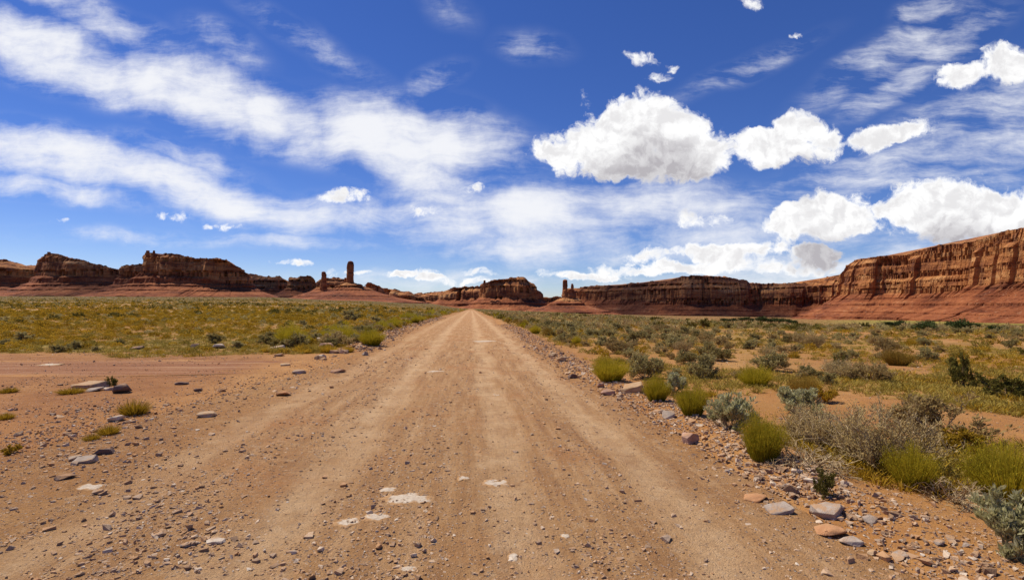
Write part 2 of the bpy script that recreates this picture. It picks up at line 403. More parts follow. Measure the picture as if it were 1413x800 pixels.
def mat_slab():
    m, g, b = new_mat('dusty_pale_bedrock')
    pos = g.n('ShaderNodeNewGeometry').outputs['Position']
    n = g.noise(pos, 9, 6, 0.68); c = g.noise(pos, 38, 5, 0.7)
    col = g.ramp(c, [(0.3, (0.44, 0.33, 0.23)), (0.55, (0.60, 0.49, 0.37)), (0.75, (0.68, 0.58, 0.46))])
    k = g.m('ADD', g.m('MULTIPLY', attr(g, 'rim'), 0.60), g.m('MULTIPLY_ADD', n, 1.7, -0.75))
    col = g.mix(g.ss(k, 0.28, 0.58), col, g.ramp(c, [(0.3, (0.32, 0.165, 0.07)), (0.7, (0.54, 0.32, 0.15))]))
    g.put(b.inputs['Base Color'], col)
    g.put(b.inputs['Normal'], g.n('ShaderNodeBump', {'Height': g.m('ADD', n, c), 'Strength': 0.7, 'Distance': 0.02}).outputs[0])
    return m
def mat_leaf(name, stops, trans=0.25, grad=None):
    m, g, b = new_mat(name)
    geo = g.n('ShaderNodeNewGeometry'); oi = g.n('ShaderNodeObjectInfo')
    r = g.m('ADD', g.m('MULTIPLY', geo.outputs['Random Per Island'], 0.55), g.m('MULTIPLY', g.m('FRACT', g.m('ADD', oi.outputs['Random'], attr(g, 'rnd'))), 0.45))
    col = g.ramp(r, stops)
    if grad is not None:                               # tips of another colour (flowers, dry ends)
        col = g.mix(g.ss(attr(g, 'tip'), 0.55, 1.0, 0, 0.8), col, grad)
    g.put(b.inputs['Base Color'], col)
    tr = g.n('ShaderNodeBsdfTranslucent', {'Color': col})
    mx = g.n('ShaderNodeMixShader', {0: trans, 1: b.outputs[0], 2: tr.outputs[0]})
    out = [n for n in g.t.nodes if n.type == 'OUTPUT_MATERIAL'][0]
    g.t.links.new(mx.outputs[0], out.inputs[0])
    return m
def mat_rock(name, warm):
    m, g, b = new_mat(name)
    geo = g.n('ShaderNodeNewGeometry'); pos = geo.outputs['Position']
    warp = g.m('MULTIPLY_ADD', g.noise(pos, 0.012, 3, 0.5), 16.0, -8.0)
    sp = g.n('ShaderNodeSeparateXYZ', {0: pos})
    z = g.m('ADD', sp.outputs[2], warp)
    bed = g.n('ShaderNodeCombineXYZ', {0: g.m('MULTIPLY', sp.outputs[0], 0.010), 1: g.m('MULTIPLY', sp.outputs[1], 0.010), 2: g.m('MULTIPLY', z, 0.070)}).outputs[0]
    n1 = g.noise(bed, 1.0, 7, 0.66)
    vt = g.n('ShaderNodeCombineXYZ', {0: g.m('MULTIPLY', sp.outputs[0], 0.11), 1: g.m('MULTIPLY', sp.outputs[1], 0.11), 2: g.m('MULTIPLY', z, 0.010)}).outputs[0]
    n2 = g.noise(vt, 1.0, 6, 0.65)
    n3 = g.noise(pos, 0.09, 7, 0.7)
    tal = attr(g, 'talus')
    cl = g.ramp(n1, [(0.28, (0.085, 0.030, 0.016)), (0.41, (0.24, 0.085, 0.034)), (0.50, (0.42, 0.165, 0.055)), (0.60, (0.53, 0.25, 0.09)), (0.73, (0.64, 0.39, 0.19))])
    cl = g.mix(g.ss(n2, 0.47, 0.66, 0.0, 0.72), cl, (0.115, 0.048, 0.034))      # desert varnish streaks
    ta = g.ramp(n1, [(0.32, (0.085, 0.025, 0.013)), (0.47, (0.22, 0.064, 0.024)), (0.59, (0.34, 0.112, 0.042)), (0.72, (0.47, 0.21, 0.09))])
    ta = g.mix(g.ss(n3, 0.50, 0.70, 0.0, 0.55), ta, (0.43, 0.165, 0.062))
    ta = g.mix(g.ss(n3, 0.48, 0.34, 0.0, 0.6), ta, (0.13, 0.036, 0.018))
    ta = g.mix(g.ss(g.noise(pos, 0.22, 4, 0.7), 0.60, 0.68, 0, 0.6), ta, (0.52, 0.30, 0.17))
    col = g.mix(tal, cl, ta)
    col = g.mix(1.0, col, warm, 'MULTIPLY')
    g.put(b.inputs['Base Color'], col)
    h = g.m('ADD', g.m('MULTIPLY', n1, 1.2), g.m('MULTIPLY', n2, 0.8)); h = g.m('ADD', h, n3)
    bp = g.n('ShaderNodeBump', {'Height': h, 'Strength': 0.9, 'Distance': 4.0}); g.put(b.inputs['Normal'], bp.outputs[0])
    return m

M = {}
M['ground'] = mat_ground(); M['road'] = mat_road(); M['track'] = mat_track()
GREYS = [(0, (0.26, 0.155, 0.09)), (0.2, (0.40, 0.28, 0.19)), (0.4, (0.50, 0.355, 0.24)), (0.6, (0.50, 0.275, 0.13)), (0.8, (0.60, 0.42, 0.27)), (1, (0.70, 0.59, 0.46))]
M['gravel'] = mat_stone('mixed_gravel_stone', GREYS, True)
M['berm'] = mat_stone('berm_stone', GREYS, False)
M['grey_stone'] = mat_stone('grey_limestone', [(0, (0.40, 0.32, 0.255)), (1, (0.52, 0.43, 0.35))], False)
M['dark_stone'] = mat_stone('dark_stone', [(0, (0.15, 0.10, 0.085)), (1, (0.21, 0.145, 0.12))], False)
M['tan_stone'] = mat_stone('tan_sandstone', [(0, (0.50, 0.33, 0.19)), (1, (0.56, 0.40, 0.25))], False)
M['orange_stone'] = mat_stone('orange_sandstone', [(0, (0.50, 0.24, 0.11)), (1, (0.56, 0.29, 0.14))], False)
M['pink_stone'] = mat_stone('pink_sandstone', [(0, (0.44, 0.26, 0.18)), (1, (0.50, 0.31, 0.22))], False)
M['pale_stone'] = mat_stone('pale_bedrock', [(0, (0.58, 0.47, 0.36)), (1, (0.66, 0.56, 0.45))], False)
M['rab'] = mat_leaf('rabbitbrush_green', [(0.1, (0.21, 0.175, 0.010)), (0.5, (0.37, 0.30, 0.016)), (0.9, (0.52, 0.40, 0.026))], 0.45, (0.58, 0.42, 0.035))
M['rabgold'] = mat_leaf('rabbitbrush_gold', [(0.1, (0.16, 0.10, 0.015)), (0.5, (0.28, 0.17, 0.025)), (0.9, (0.40, 0.25, 0.04))], 0.3, (0.45, 0.28, 0.05))
M['sage'] = mat_leaf('sagebrush_leaf', [(0.1, (0.24, 0.185, 0.060)), (0.5, (0.38, 0.305, 0.115)), (0.9, (0.52, 0.43, 0.19))], 0.36)
M['silver'] = mat_leaf('silver_sage_leaf', [(0.1, (0.29, 0.26, 0.11)), (0.5, (0.46, 0.42, 0.20)), (0.9, (0.64, 0.60, 0.36))], 0.38)
M['grey'] = mat_leaf('dry_grey_leaf', [(0.1, (0.28, 0.185, 0.065)), (0.5, (0.43, 0.305, 0.12)), (0.9, (0.57, 0.43, 0.20))], 0.36)
M['twig'] = mat_leaf('weathered_twig', [(0.1, (0.19, 0.12, 0.055)), (0.5, (0.36, 0.25, 0.13)), (0.9, (0.56, 0.43, 0.25))], 0.0)
M['dark'] = mat_leaf('greasewood_leaf', [(0.1, (0.10, 0.085, 0.016)), (0.5, (0.17, 0.14, 0.026)), (0.9, (0.26, 0.21, 0.04))], 0.2)
M['tree'] = mat_leaf('tamarisk_leaf', [(0.1, (0.028, 0.042, 0.014)), (0.5, (0.05, 0.07, 0.02)), (0.9, (0.085, 0.105, 0.03))], 0.2)
M['grass'] = mat_leaf('dry_grass', [(0.1, (0.22, 0.16, 0.026)), (0.5, (0.38, 0.275, 0.05)), (0.9, (0.54, 0.40, 0.10))], 0.3)
M['olive'] = mat_leaf('olive_scrub', [(0.1, (0.20, 0.120, 0.010)), (0.5, (0.41, 0.25, 0.018)), (0.9, (0.62, 0.39, 0.045))], 0.4)
M['bark'] = mat_leaf('bark', [(0.1, (0.08, 0.055, 0.04)), (0.9, (0.16, 0.12, 0.09))], 0.0)
M['slab'] = mat_slab()
M['rock'] = mat_rock('layered_sandstone', (1.0, 1.0, 1.0))


# ------------------------------------------------------------------ ground
def build_ground():
    r = np.exp(np.arange(math.log(0.6), math.log(45000), 0.0165))
    az = np.concatenate([np.arange(-58, 58, 0.25), np.arange(58, 302, 4.0)])
    A, Rr = np.meshgrid(np.radians(az), r)
    x = Rr * np.sin(A); y = Rr * np.cos(A)
    z = gz(x, y)
    lat = road_lat(x, y)
    ins = sst(lat, road_l(y) + 0.05, road_l(y) + 0.4) * (1 - sst(lat, road_r(y) - 0.4, road_r(y) - 0.05)) * (y < 420)
    z = z - ins * (0.05 + 0.0008 * np.abs(y))
    ti = track_in(x, y); z = z - ti * 0.05
    veg = veg_amount(x, y)
    n = fbm(x * 0.004, y * 0.004, 0, 31, 4)
    red = sst(n, 0.5, 0.7) * sst(np.hypot(x, y), 60, 200) * 0.7
    red = np.maximum(red, np.clip(0.25 + 1.1 * fbm(x * .3, y * .3, 0, 4, 3), 0, 1) * sst(-lat, 4.0, 7) * (1 - sst(y, 15, 19)))
    grav = np.clip(0.35 + np.exp(-((lat - road_r(y) - 0.4) / 0.7) ** 2) + (lat < 0) * (y < 17), 0, 1)
    qq = x / np.maximum(y, 1.0)
    wv = 60 * (fbm(x * .008, y * .008, 0, 33, 3) - .5)
    fld = sst(y + wv, 430, 500) * (1 - sst(y + wv, 760, 900)) * sst(qq, .52, .72)
    fld = np.maximum(fld, .8 * sst(y + wv, 90, 120) * (1 - sst(y + wv, 170, 230)) * sst(qq, .3, .5) * sst(fbm(x * .02, y * .02, 0, 35, 3), .4, .6))
    band = sst(y + wv, 210, 260) * (1 - sst(y + wv, 400, 470)) * sst(qq, .2, .5)
    red = np.maximum(red, .75 * band * sst(fbm(x * .012, y * .03, 0, 34, 3), .35, .6))
    V = np.stack([x, y, z], -1).reshape(-1, 3)
    F = grid_faces(len(r), len(az), True)[:, ::-1]
    me = make_mesh('ground', [(V, F, 0)], [M['ground']], True, {'field': fld.ravel(), 'red': red.ravel(), 'veg': veg.ravel(), 'gravel': grav.ravel()})
    o = link('ground', me); o['kind'] = 'structure'
def veg_amount(x, y):
    lat = road_lat(x, y)
    edge = 17.2 + 1.6 * (fbm(x * .25, y * .25, 0, 41, 3) - .5) * 2
    left = sst(y, edge - .8, edge + 1.2) * sst(-lat, 4.3, 5.6)
    right = sst(lat, 3.4, 4.6) * (0.12 + 0.75 * sst(y, 9, 40)) * (1 - .45 * sst(y, 120, 250) * sst(x / np.maximum(y, 1), .15, .4))
    return np.where(lat < -1, left, right) * (y > 0)
def track_in(x, y):
    c = 13.9 + 0.02 * x; w = 1.9
    d = np.abs(y - c)
    return (1 - sst(d, w * .6, w * .85)) * (x > -39.5) * sst(-x, 6.5, 9)
def build_road():
    ys = np.concatenate([np.arange(0.8, 20, 0.07), 20 * np.exp(np.arange(0, math.log(420 / 20), 0.012))])
    u = np.linspace(0, 1, 110)
    L = road_l(ys)[:, None] + 0.10 * (fbm(ys * 1.3, ys * 0, 0, 51, 3) - .5)[:, None]; Rr = road_r(ys)[:, None] + 0.2 * (fbm(ys * 1.1, ys * 0, 5, 52, 3) - .5)[:, None]
    lat = L + (Rr - L) * u[None, :]
    y = np.repeat(ys[:, None], len(u), 1); x = lat + ROADQ * y
    z = gz(x, y) + 0.004
    e = np.minimum(lat - L, Rr - lat)
    z = z - 0.06 * (1 - sst(e, 0.0, 0.12))
    edge = (1 - sst(np.where(lat - L < Rr - lat, (lat - L) * 0.35, Rr - lat) + 0.5 * (fbm(x, y, 0, 55, 3) - .5), 0.05, 0.6))
    V = np.stack([x, y, z], -1).reshape(-1, 3)
    me = make_mesh('road', [(V, grid_faces(len(ys), len(u))[:, ::-1], 0)], [M['road']], True, {'lateral': lat.ravel(), 'edge': edge.ravel()})
    link('road', me)['kind'] = 'structure'
    xs = np.linspace(-40, -5.2, 420); w = np.linspace(-1.9, 1.9, 40)
    X, W = np.meshgrid(xs, w, indexing='ij')
    W = W * (1 - 0.35 * sst(X, -12, -5.2)) + 0.25 * (fbm(X * .5, W * 0, 0, 57, 3) - .5) * (np.abs(W) > 1.4)
    Y = 13.9 + 0.02 * X + W
    e = np.minimum(1.9 - np.abs(W), (-5.2 - X) * 0.3)
    z = gz(X, Y) + 0.004 - 0.06 * (1 - sst(e, 0, 0.2)) - 0.02 * np.exp(-((np.abs(W) - 0.75) / .22) ** 2)
    edge = 1 - sst(e + .6 * (fbm(X, Y, 0, 58, 3) - .5), 0.1, 0.7)
    V = np.stack([X, Y, z], -1).reshape(-1, 3)
    me = make_mesh('side_track', [(V, grid_faces(len(xs), len(w)), 0)], [M['track']], True, {'edge': edge.ravel()})
    link('dirt_track', me)['kind'] = 'structure'
build_ground(); build_road()


# ------------------------------------------------------------------ buttes and mesas
def zpx(py, Y): return CAMZ + (HZ - py) / FPX * Y
LAY_T = np.cumsum(np.random.default_rng(3).uniform(3, 15, 120)) - 250
LAY_H = np.random.default_rng(4).uniform(0, 1, 121)
def layer(z):
    i = np.searchsorted(LAY_T, z); return i, LAY_H[i]
def resample(P, step):
    P = np.vstack([P, P[:1]]); d = np.r_[0, np.cumsum(np.hypot(*np.diff(P, axis=0).T))]
    n = max(24, int(d[-1] / step)); s = np.linspace(0, d[-1], n, endpoint=False)
    return np.stack([np.interp(s, d, P[:, 0]), np.interp(s, d, P[:, 1])], -1), d[-1]
def formation(root, plan, sky, cbase, prof, talus=1.7, seed=0, step_px=1.3, rough=1.0, top_noise=1.0, rows=(64, 46), butt=1.0, smooth_it=None, foot=6.0):
    """plan: closed rim (photo column, distance); sky/cbase: rim height and cliff foot as (column,row); prof: run per drop down the cliff"""
    P = np.array([((px - CX) / FPX * Y, Y) for px, Y in plan], float)
    ymin = P[:, 1].min(); step = step_px / FPX * ymin
    P, Ltot = resample(P, step)
    N = len(P)
    it = smooth_it or max(6, N // 60)
    for _ in range(it): P = 0.5 * P + 0.25 * (np.roll(P, 1, 0) + np.roll(P, -1, 0))
    Ps = P.copy()
    for _ in range(it * 12): Ps = 0.5 * Ps + 0.25 * (np.roll(Ps, 1, 0) + np.roll(Ps, -1, 0))
    tg = np.roll(Ps, -1, 0) - np.roll(Ps, 1, 0); nrm = np.stack([tg[:, 1], -tg[:, 0]], -1); nrm /= np.linalg.norm(nrm, axis=1)[:, None] + 1e-9
    area = 0.5 * np.sum(P[:, 0] * np.roll(P[:, 1], -1) - np.roll(P[:, 0], -1) * P[:, 1])
    if area < 0: nrm = -nrm
    px = P[:, 0] / P[:, 1] * FPX + CX
    sk = np.array(sky, float); cb = np.array(cbase, float)
    s = np.arange(N) * step
    sc_ = ymin / 1500.0                                # detail grows with distance so it stays visible
    blocky = np.floor(fbm(s / (14 * sc_), s * 0, seed, 60 + seed, 3) * 8) / 8 - 0.45
    T = zpx(np.interp(px, sk[:, 0], sk[:, 1]), P[:, 1]) + blocky * 11 * sc_ * top_noise
    C = zpx(np.interp(px, cb[:, 0], cb[:, 1]), P[:, 1]); C = np.minimum(C, T - 4 * sc_)
    Mc, Mt = rows
    prof = np.array(prof, float)
    tt = np.linspace(0, 1, Mc)
    Z = T[None, :] + (C - T)[None, :] * tt[:, None]
    wz = 16 * sc_ * (fbm(P[:, 0] / 300, P[:, 1] / 300, 0, 77, 2) - .5)
    li, lh = layer((Z + wz[None, :]) / max(sc_, .6))
    rp = np.interp(tt, prof[:, 0], prof[:, 1])[:, None]
    lh = lh + 0.5 * (fbm(s[None, :] / (70 * sc_), li * 1.7, 0, 95 + seed, 3) - .5)
    soft = np.where(lh > 0.55, 2.3, 0.10)
    s = np.arange(N) * step
    run = np.zeros_like(Z); run[1:] = -np.diff(Z, axis=0) * (rp * soft)[1:]
    O = np.cumsum(run, 0)
    S = s[None, :]
    per = lambda k: S / (k * sc_)
    hard = (lh <= 0.55)
    crack = np.abs(fbm(per(9), li * 3.7, 0, 80 + seed, 3) - .5) * 2
    O = O + rough * sc_ * (7 * (fbm(per(16), Z / (40 * sc_), li * 0.37, 81 + seed, 4) - .5) - hard * 10 * (1 - sst(crack, 0.0, 0.25)) + 4.5 * (vn(per(5), li * 2.3, 0, 83 + seed) - .5))
    bt = butt * sc_ * (34 * (fbm(per(90), seed, 0, 84 + seed, 3) - .5) + 16 * (fbm(per(34), seed, 3, 85 + seed, 2) - .5))
    O = O + bt[0][None, :] * sst(tt, 0, .25)[:, None]
    V1 = np.stack([P[None, :, 0] + nrm[None, :, 0] * O, P[None, :, 1] + nrm[None, :, 1] * O, Z], -1)
    # talus
    O0 = O[-1]
    G = gz(P[:, 0] + nrm[:, 0] * (O0 + talus * 40), P[:, 1] + nrm[:, 1] * (O0 + talus * 40), False)
    for _ in range(3):
        rn = O0 + talus * np.maximum(C - G, 0)
        G = gz(P[:, 0] + nrm[:, 0] * rn, P[:, 1] + nrm[:, 1] * rn, False)
    C2 = np.maximum(C, G + 2)
    tb = np.linspace(0, 1, Mt)
    Zt = C[None, :] + (G - foot - C)[None, :] * tb[:, None]
    li, lh = layer((Zt + wz[None, :]) / max(sc_, .6) * 2.4)
    base = talus * (0.55 + 0.9 * tb ** 1.3)[:, None]
    run = np.zeros_like(Zt); run[1:] = np.abs(np.diff(Zt, axis=0)) * (base * np.where(lh > 0.45, 1.55, 0.18))[1:]
    kk = max(3, int(70 * sc_ / step)); ker = np.ones(kk) / kk
    O0s = np.convolve(np.r_[O0[-kk:], O0, O0[:kk]], ker, 'same')[kk:-kk]
    wb = sst(tb, 0.02, .35)[:, None]
    Ot = (O0[None, :] * (1 - wb) + O0s[None, :] * wb) + np.cumsum(run, 0)
    gul = fbm(per(30), tb[:, None] * 3.0, 0, 90 + seed, 4) - .5
    Ot = Ot + sc_ * tb[:, None] * (17 * gul + 8 * (fbm(per(7), Zt / (9 * sc_), 0, 91 + seed, 3) - .5) * np.minimum(1, 4 * (1 - tb[:, None])))
    V2 = np.stack([P[None, :, 0] + nrm[None, :, 0] * Ot, P[None, :, 1] + nrm[None, :, 1] * Ot, Zt], -1)
    # smooth the smallest wiggle a little along the rim
    cen = Ps.mean(0)
    tops = []
    for f in (0.97, 0.85, 0.6, 0.3, 0.02):
        q = cen + (P - cen) * f
        qpx = q[:, 0] / q[:, 1] * FPX + CX
        tops.append(np.stack([q[:, 0], q[:, 1], zpx(np.interp(qpx, sk[:, 0], sk[:, 1]) + 0.6, q[:, 1])], -1))
    tops = np.array(tops[::-1])
    VC = np.concatenate([tops, V1]).reshape(-1, 3)
    nr = len(tops) + Mc
    F = grid_faces(nr, N, True); 
    if area < 0: F = F[:, ::-1]
    F = F[:, ::-1]
    me = make_mesh('cliff', [(VC, F, 0)], [M['rock']], False, {'talus': np.zeros(len(VC))})
    link('cliff', me, root)
    F2 = grid_faces(Mt, N, True)
    if area < 0: F2 = F2[:, ::-1]
    F2 = F2[:, ::-1]
    VT = V2.reshape(-1, 3)
    a = np.repeat(sst(tb, 0, 0.08)[:, None], N, 1).ravel()
    me = make_mesh('talus_slope', [(VT, F2, 0)], [M['rock']], False, {'talus': 0.6 + 0.4 * a})
    link('talus_slope', me, root)
def root_at(name, px, Y, label, cat, group=None):
    o = bpy.data.objects.new(name, None); COL.objects.link(o)
    o.empty_display_size = 5
    tag(o, label, cat, group); return o
def ell_plan(px0, px1, Y, depth=0.5, n=40, p=2.6):
    c = (px0 + px1) / 2; h = (px1 - px0) / 2; a = np.linspace(0, 2 * math.pi, n, endpoint=False)
    w = h / FPX * Y * depth
    ca, sa = np.cos(a), np.sin(a)
    return [(c + h * np.sign(i) * abs(i) ** (2 / p), Y + w + w * np.sign(j) * abs(j) ** (2 / p)) for i, j in zip(ca, sa)]
def pillar(root, px, py_top, py_bot, wpx, Y, seed, lean=0.0, name='pinnacle', taper=0.75, dY=0, prof=None):
    """weathered rock column, profile rows from bottom to top"""
    x0 = (px - CX) / FPX * Y; zb = zpx(py_bot, Y); zt = zpx(py_top, Y); r = wpx / 2 / FPX * Y
    nr, nc = 46, 40
    t = np.linspace(0, 1, nr)[:, None]; a = np.linspace(0, 2 * math.pi, nc, endpoint=False)[None, :]
    z = zb + (zt - zb) * t
    pr = np.interp(t, *(np.array(prof).T if prof else ([0, 1], [1, taper])))
    li, lh = layer(z * 2.2)
    rad = r * pr * (1 + 0.30 * (fbm(np.cos(a) * 1.3 + 5, np.sin(a) * 1.3, t * 3, seed, 3) - .5) * 2 + 0.16 * (lh - .5) * (1 - .5 * t))
    rad = rad * (1 - 0.25 * np.exp(-((np.mod(a * 5 / (2 * math.pi) + .3 * vn(t * 2, 0, 0, seed), 1) - .5) / .12) ** 2))
    cap = sst(t, .97, 1.0); rad = rad * (1 - .75 * cap)
    x = x0 + rad * np.cos(a) + lean * r * t + 0.15 * r * (vn(t * 4, seed, 0, 3) - .5); y = Y + dY + rad * 0.8 * np.sin(a)
    V = np.stack([x, y, z + 0 * a], -1).reshape(-1, 3)
    F = grid_faces(nr, nc, True)
    top = np.arange(nc)[None, :] + (nr - 1) * nc
    me = make_mesh(name, [(V, F, 0)], [M['rock']], False, {'talus': np.full(len(V), .65)})
    bm = bmesh.new(); bm.from_mesh(me); bm.verts.ensure_lookup_table()
    bm.faces.new([bm.verts[int(k)] for k in top[0]]); bm.to_mesh(me); bm.free()
    return link(name, me, root)
LEDGY = [(0, .75), (.45, .6), (.5, .10), (1, .06)]
CLIFFY = [(0, .25), (.2, .16), (1, .05)]
def build_buttes():
    # far left mesa
    r = root_at('sandstone_mesa', 0, 2600, 'long low red mesa cut off by the left edge of the view', 'mesa')
    formation(r, ell_plan(-140, 40, 2600, .5), [(-140, 356), (-20, 357), (8, 359), (20, 362), (33, 365), (40, 369)], [(-140, 380), (40, 383)], LEDGY, 1.5, 1)
    r = root_at('pale_mesa', 0, 3600, 'far pale mesa showing in the gap between the two leftmost buttes', 'mesa')
    formation(r, ell_plan(20, 130, 3900, .4), [(20, 367), (130, 367)], [(20, 376), (130, 378)], LEDGY, 1.6, 2)
    # left butte
    r = root_at('sandstone_butte', 60, 2000, 'red butte with blunt left cliff and a top sloping down to the right', 'butte')
    formation(r, ell_plan(58, 172, 2000, .45), [(58, 355), (63, 351), (70, 349.5), (85, 351), (95, 356), (110, 358), (120, 361), (140, 366), (160, 371), (172, 376)],
              [(58, 379), (100, 381), (140, 382), (172, 383)], CLIFFY, 2.0, 3)
    pillar(r, 67.5, 347.5, 353, 5, 2000, 5, 0)
    # saddle knoll between
    r = root_at('rock_knoll', 180, 1900, 'small flat red knoll against the left foot of the two-knobbed butte', 'butte')
    formation(r, ell_plan(168, 205, 1800, .5), [(168, 369), (176, 366), (190, 365), (205, 363)], [(168, 381), (205, 380)], CLIFFY, 1.9, 4)
    # main left butte
    r = root_at('sandstone_butte', 270, 1600, 'largest red butte on the left with two small knobs on its left corner', 'butte')
    formation(r, ell_plan(200, 345, 1600, .45), [(200, 349), (214, 349), (222, 352), (228, 350), (240, 351), (255, 354), (270, 356), (300, 357), (312, 358), (320, 362), (330, 369), (340, 376), (345, 382)],
              [(200, 375), (230, 379), (270, 381), (320, 389), (345, 392)], CLIFFY, 1.75, 5)
    pillar(r, 204, 345.5, 355, 5.2, 1600, 11, 0.1, taper=.9); pillar(r, 212.5, 345.5, 355, 4.6, 1600, 12, 0, taper=.6)
    pillar(r, 229, 349, 355, 5, 1610, 13)
    # far mesas behind, right of the main butte
    r = root_at('block_mesa', 375, 2300, 'flat-topped mesa just right of the largest left butte', 'mesa')
    formation(r, ell_plan(330, 398, 2300, .5), [(330, 377), (345, 378), (360, 381), (368, 382), (385, 381), (392, 385), (398, 390)], [(330, 392), (398, 399)], LEDGY, 1.4, 6)
    r = root_at('block_mesa', 415, 2250, 'small square mesa left of the short spire', 'mesa')
    formation(r, ell_plan(399, 436, 2200, .5), [(399, 384), (410, 383), (415, 381), (428, 381.5), (432, 385), (436, 389)], [(399, 397), (436, 400)], CLIFFY, 1.5, 7)
    r = root_at('block_mesa', 462, 2600, 'low pale mesa seen between the short spire and the tall spire', 'mesa')
    formation(r, ell_plan(440, 480, 2600, .5), [(440, 386), (456, 383.5), (470, 384), (480, 387)], [(440, 396), (480, 397)], LEDGY, 1.5, 8)
    # short spire
    r = root_at('rock_spire', 446, 1700, 'short dark rock spire left of the tallest one', 'rock spire')
    pillar(r, 446.5, 374.5, 402, 8.6, 1640, 21, 0.12, name='column', prof=[(0, 1.25), (.3, 1.05), (.6, .95), (.85, .85), (1, .55)])
    formation(r, ell_plan(436, 456, 1650, .8, 24, 2.1), [(436, 395), (446, 394), (456, 396)], [(436, 397), (456, 398)], [(0, .9), (1, .8)], 2.2, 22, rows=(14, 30), butt=.3, rough=.5)
    # tall spire on its red cone
    r = root_at('rock_spire', 482, 1500, 'tallest rock spire, a square column on a wide red cone', 'rock spire')
    pillar(r, 482.8, 360, 393, 9.6, 1460, 31, 0.12, name='column', prof=[(0, 1.22), (.15, 1.05), (.5, .95), (.85, .95), (.92, .9), (1, .6)])
    pillar(r, 476, 383, 394, 5, 1462, 33, 0.2, taper=.5)
    formation(r, ell_plan(462, 506, 1450, .7, 30, 2.1), [(462, 396), (474, 391), (490, 390.5), (497, 393), (506, 397)], [(462, 399), (480, 396), (506, 400)], [(0, 1.2), (1, 1.0)], 3.6, 32, rows=(20, 50), butt=.4, rough=.6)
    r = root_at('rock_block', 516, 1700, 'broken dark rock block right of the tallest spire', 'butte')
    formation(r, ell_plan(502, 526, 1750, .5), [(502, 393), (512, 391), (520, 393), (526, 395)], [(502, 402), (526, 405)], CLIFFY, 1.9, 9)
    r = root_at('low_butte', 550, 1900, 'low ledged butte tapering down towards the road end', 'butte')
    formation(r, ell_plan(528, 585, 1900, .5), [(528, 399), (545, 399), (550, 401), (562, 402), (570, 405), (580, 408), (585, 411)], [(528, 408), (585, 416)], LEDGY, 1.8, 10)
    # far centre mesas
    r = root_at('pale_mesa', 600, 3800, 'far pale mesa behind the left verge at the end of the road', 'mesa')
    formation(r, ell_plan(572, 660, 3900, .5), [(572, 406), (590, 404), (605, 402.5), (640, 402), (660, 402)], [(572, 413), (660, 414)], LEDGY, 1.4, 11)
    r = root_at('banded_mesa', 640, 2900, 'banded mesa directly above the vanishing point of the road', 'mesa')
    formation(r, ell_plan(618, 700, 2900, .5), [(618, 401), (625, 397.5), (640, 396), (665, 396), (700, 396)], [(618, 413), (640, 412), (700, 412)], [(0, .9), (.45, .7), (.5, .1), (1, .06)], 1.7, 12)
    # centre butte
    r = root_at('sandstone_butte', 700, 1900, 'isolated tiered butte beside the vanishing point of the road', 'butte')
    formation(r, ell_plan(664, 741, 1900, .5), [(664, 392), (672, 390), (680, 387), (692, 384.5), (705, 383.8), (722, 383.5), (728, 386), (731, 390), (736, 391), (739, 396), (741, 400)],
              [(664, 410), (700, 410.5), (741, 413)], [(0, .5), (.4, .38), (.45, .08), (1, .04)], 1.5, 13)
    pillar(r, 668.5, 386.5, 397, 5, 1890, 41, 0, taper=.55); pillar(r, 675, 388.5, 395, 4, 1890, 42)
    r = root_at('pale_mesa', 760, 4200, 'far pale flat-topped mesa left of the twin-pronged spire', 'mesa')
    formation(r, ell_plan(735, 830, 4300, .4), [(735, 409), (750, 410), (830, 410)], [(735, 414), (830, 416)], LEDGY, 1.6, 14)
    # twin spire
    r = root_at('rock_spire', 780, 1500, 'twin-pronged rock spire on a red cone, left prong taller', 'rock spire')
    pillar(r, 784.5, 399, 414, 19, 1490, 51, 0, name='plinth', prof=[(0, 1.1), (.5, 1.0), (.8, .9), (1, .8)])
    pillar(r, 779.6, 385.5, 407, 7.8, 1490, 52, -.05, name='prong', prof=[(0, 1.15), (.4, .9), (.8, .85), (.93, .9), (1, .55)])
    pillar(r, 789.8, 391.3, 407, 4.2, 1490, 53, 0, name='prong', prof=[(0, 1.25), (.4, .8), (.75, .95), (1, .7)])
    formation(r, ell_plan(770, 800, 1470, .8, 30, 2.1), [(770, 413), (778, 411), (790, 411), (800, 414)], [(770, 415), (800, 416)], [(0, 1.0), (1, .8)], 2.9, 54, rows=(16, 46), butt=.3, rough=.5)
    # long mesa in the middle right
    r = root_at('long_mesa', 980, 1700, 'long dark stepped mesa stretching across the middle right', 'mesa')
    plan = [(790, 2100), (840, 1900), (900, 1750), (960, 1680), (1040, 1650), (1110, 1600), (1170, 1480), (1260, 1420), (1330, 1500), (1300, 2100), (1100, 2500), (900, 2600), (780, 2500)]
    formation(r, plan, [(780, 399), (800, 397), (820, 394), (850, 394), (870, 391), (900, 388.5), (922, 387.5), (930, 384), (942, 381), (970, 380), (1000, 382), (1020, 386), (1031, 388), (1034, 391), (1080, 391), (1137, 389.5), (1141, 382), (1165, 379), (1170, 376), (1330, 372)],
              [(790, 412), (860, 413), (910, 416), (1000, 417), (1100, 416), (1170, 416), (1330, 414)], [(0, .55), (.5, .5), (.55, .07), (1, .05)], 1.35, 15, step_px=1.2, rows=(80, 60))
    # right cliff
    r = root_at('sandstone_cliff', 1300, 900, 'nearest orange layered cliff rising at the right edge', 'cliff')
    plan = [(1168, 1120), (1200, 1010), (1250, 960), (1290, 900), (1340, 840), (1380, 760), (1413, 720), (1480, 640), (1560, 560), (1680, 500), (1800, 560), (1900, 900), (1640, 1500), (1350, 1700), (1190, 1500)]
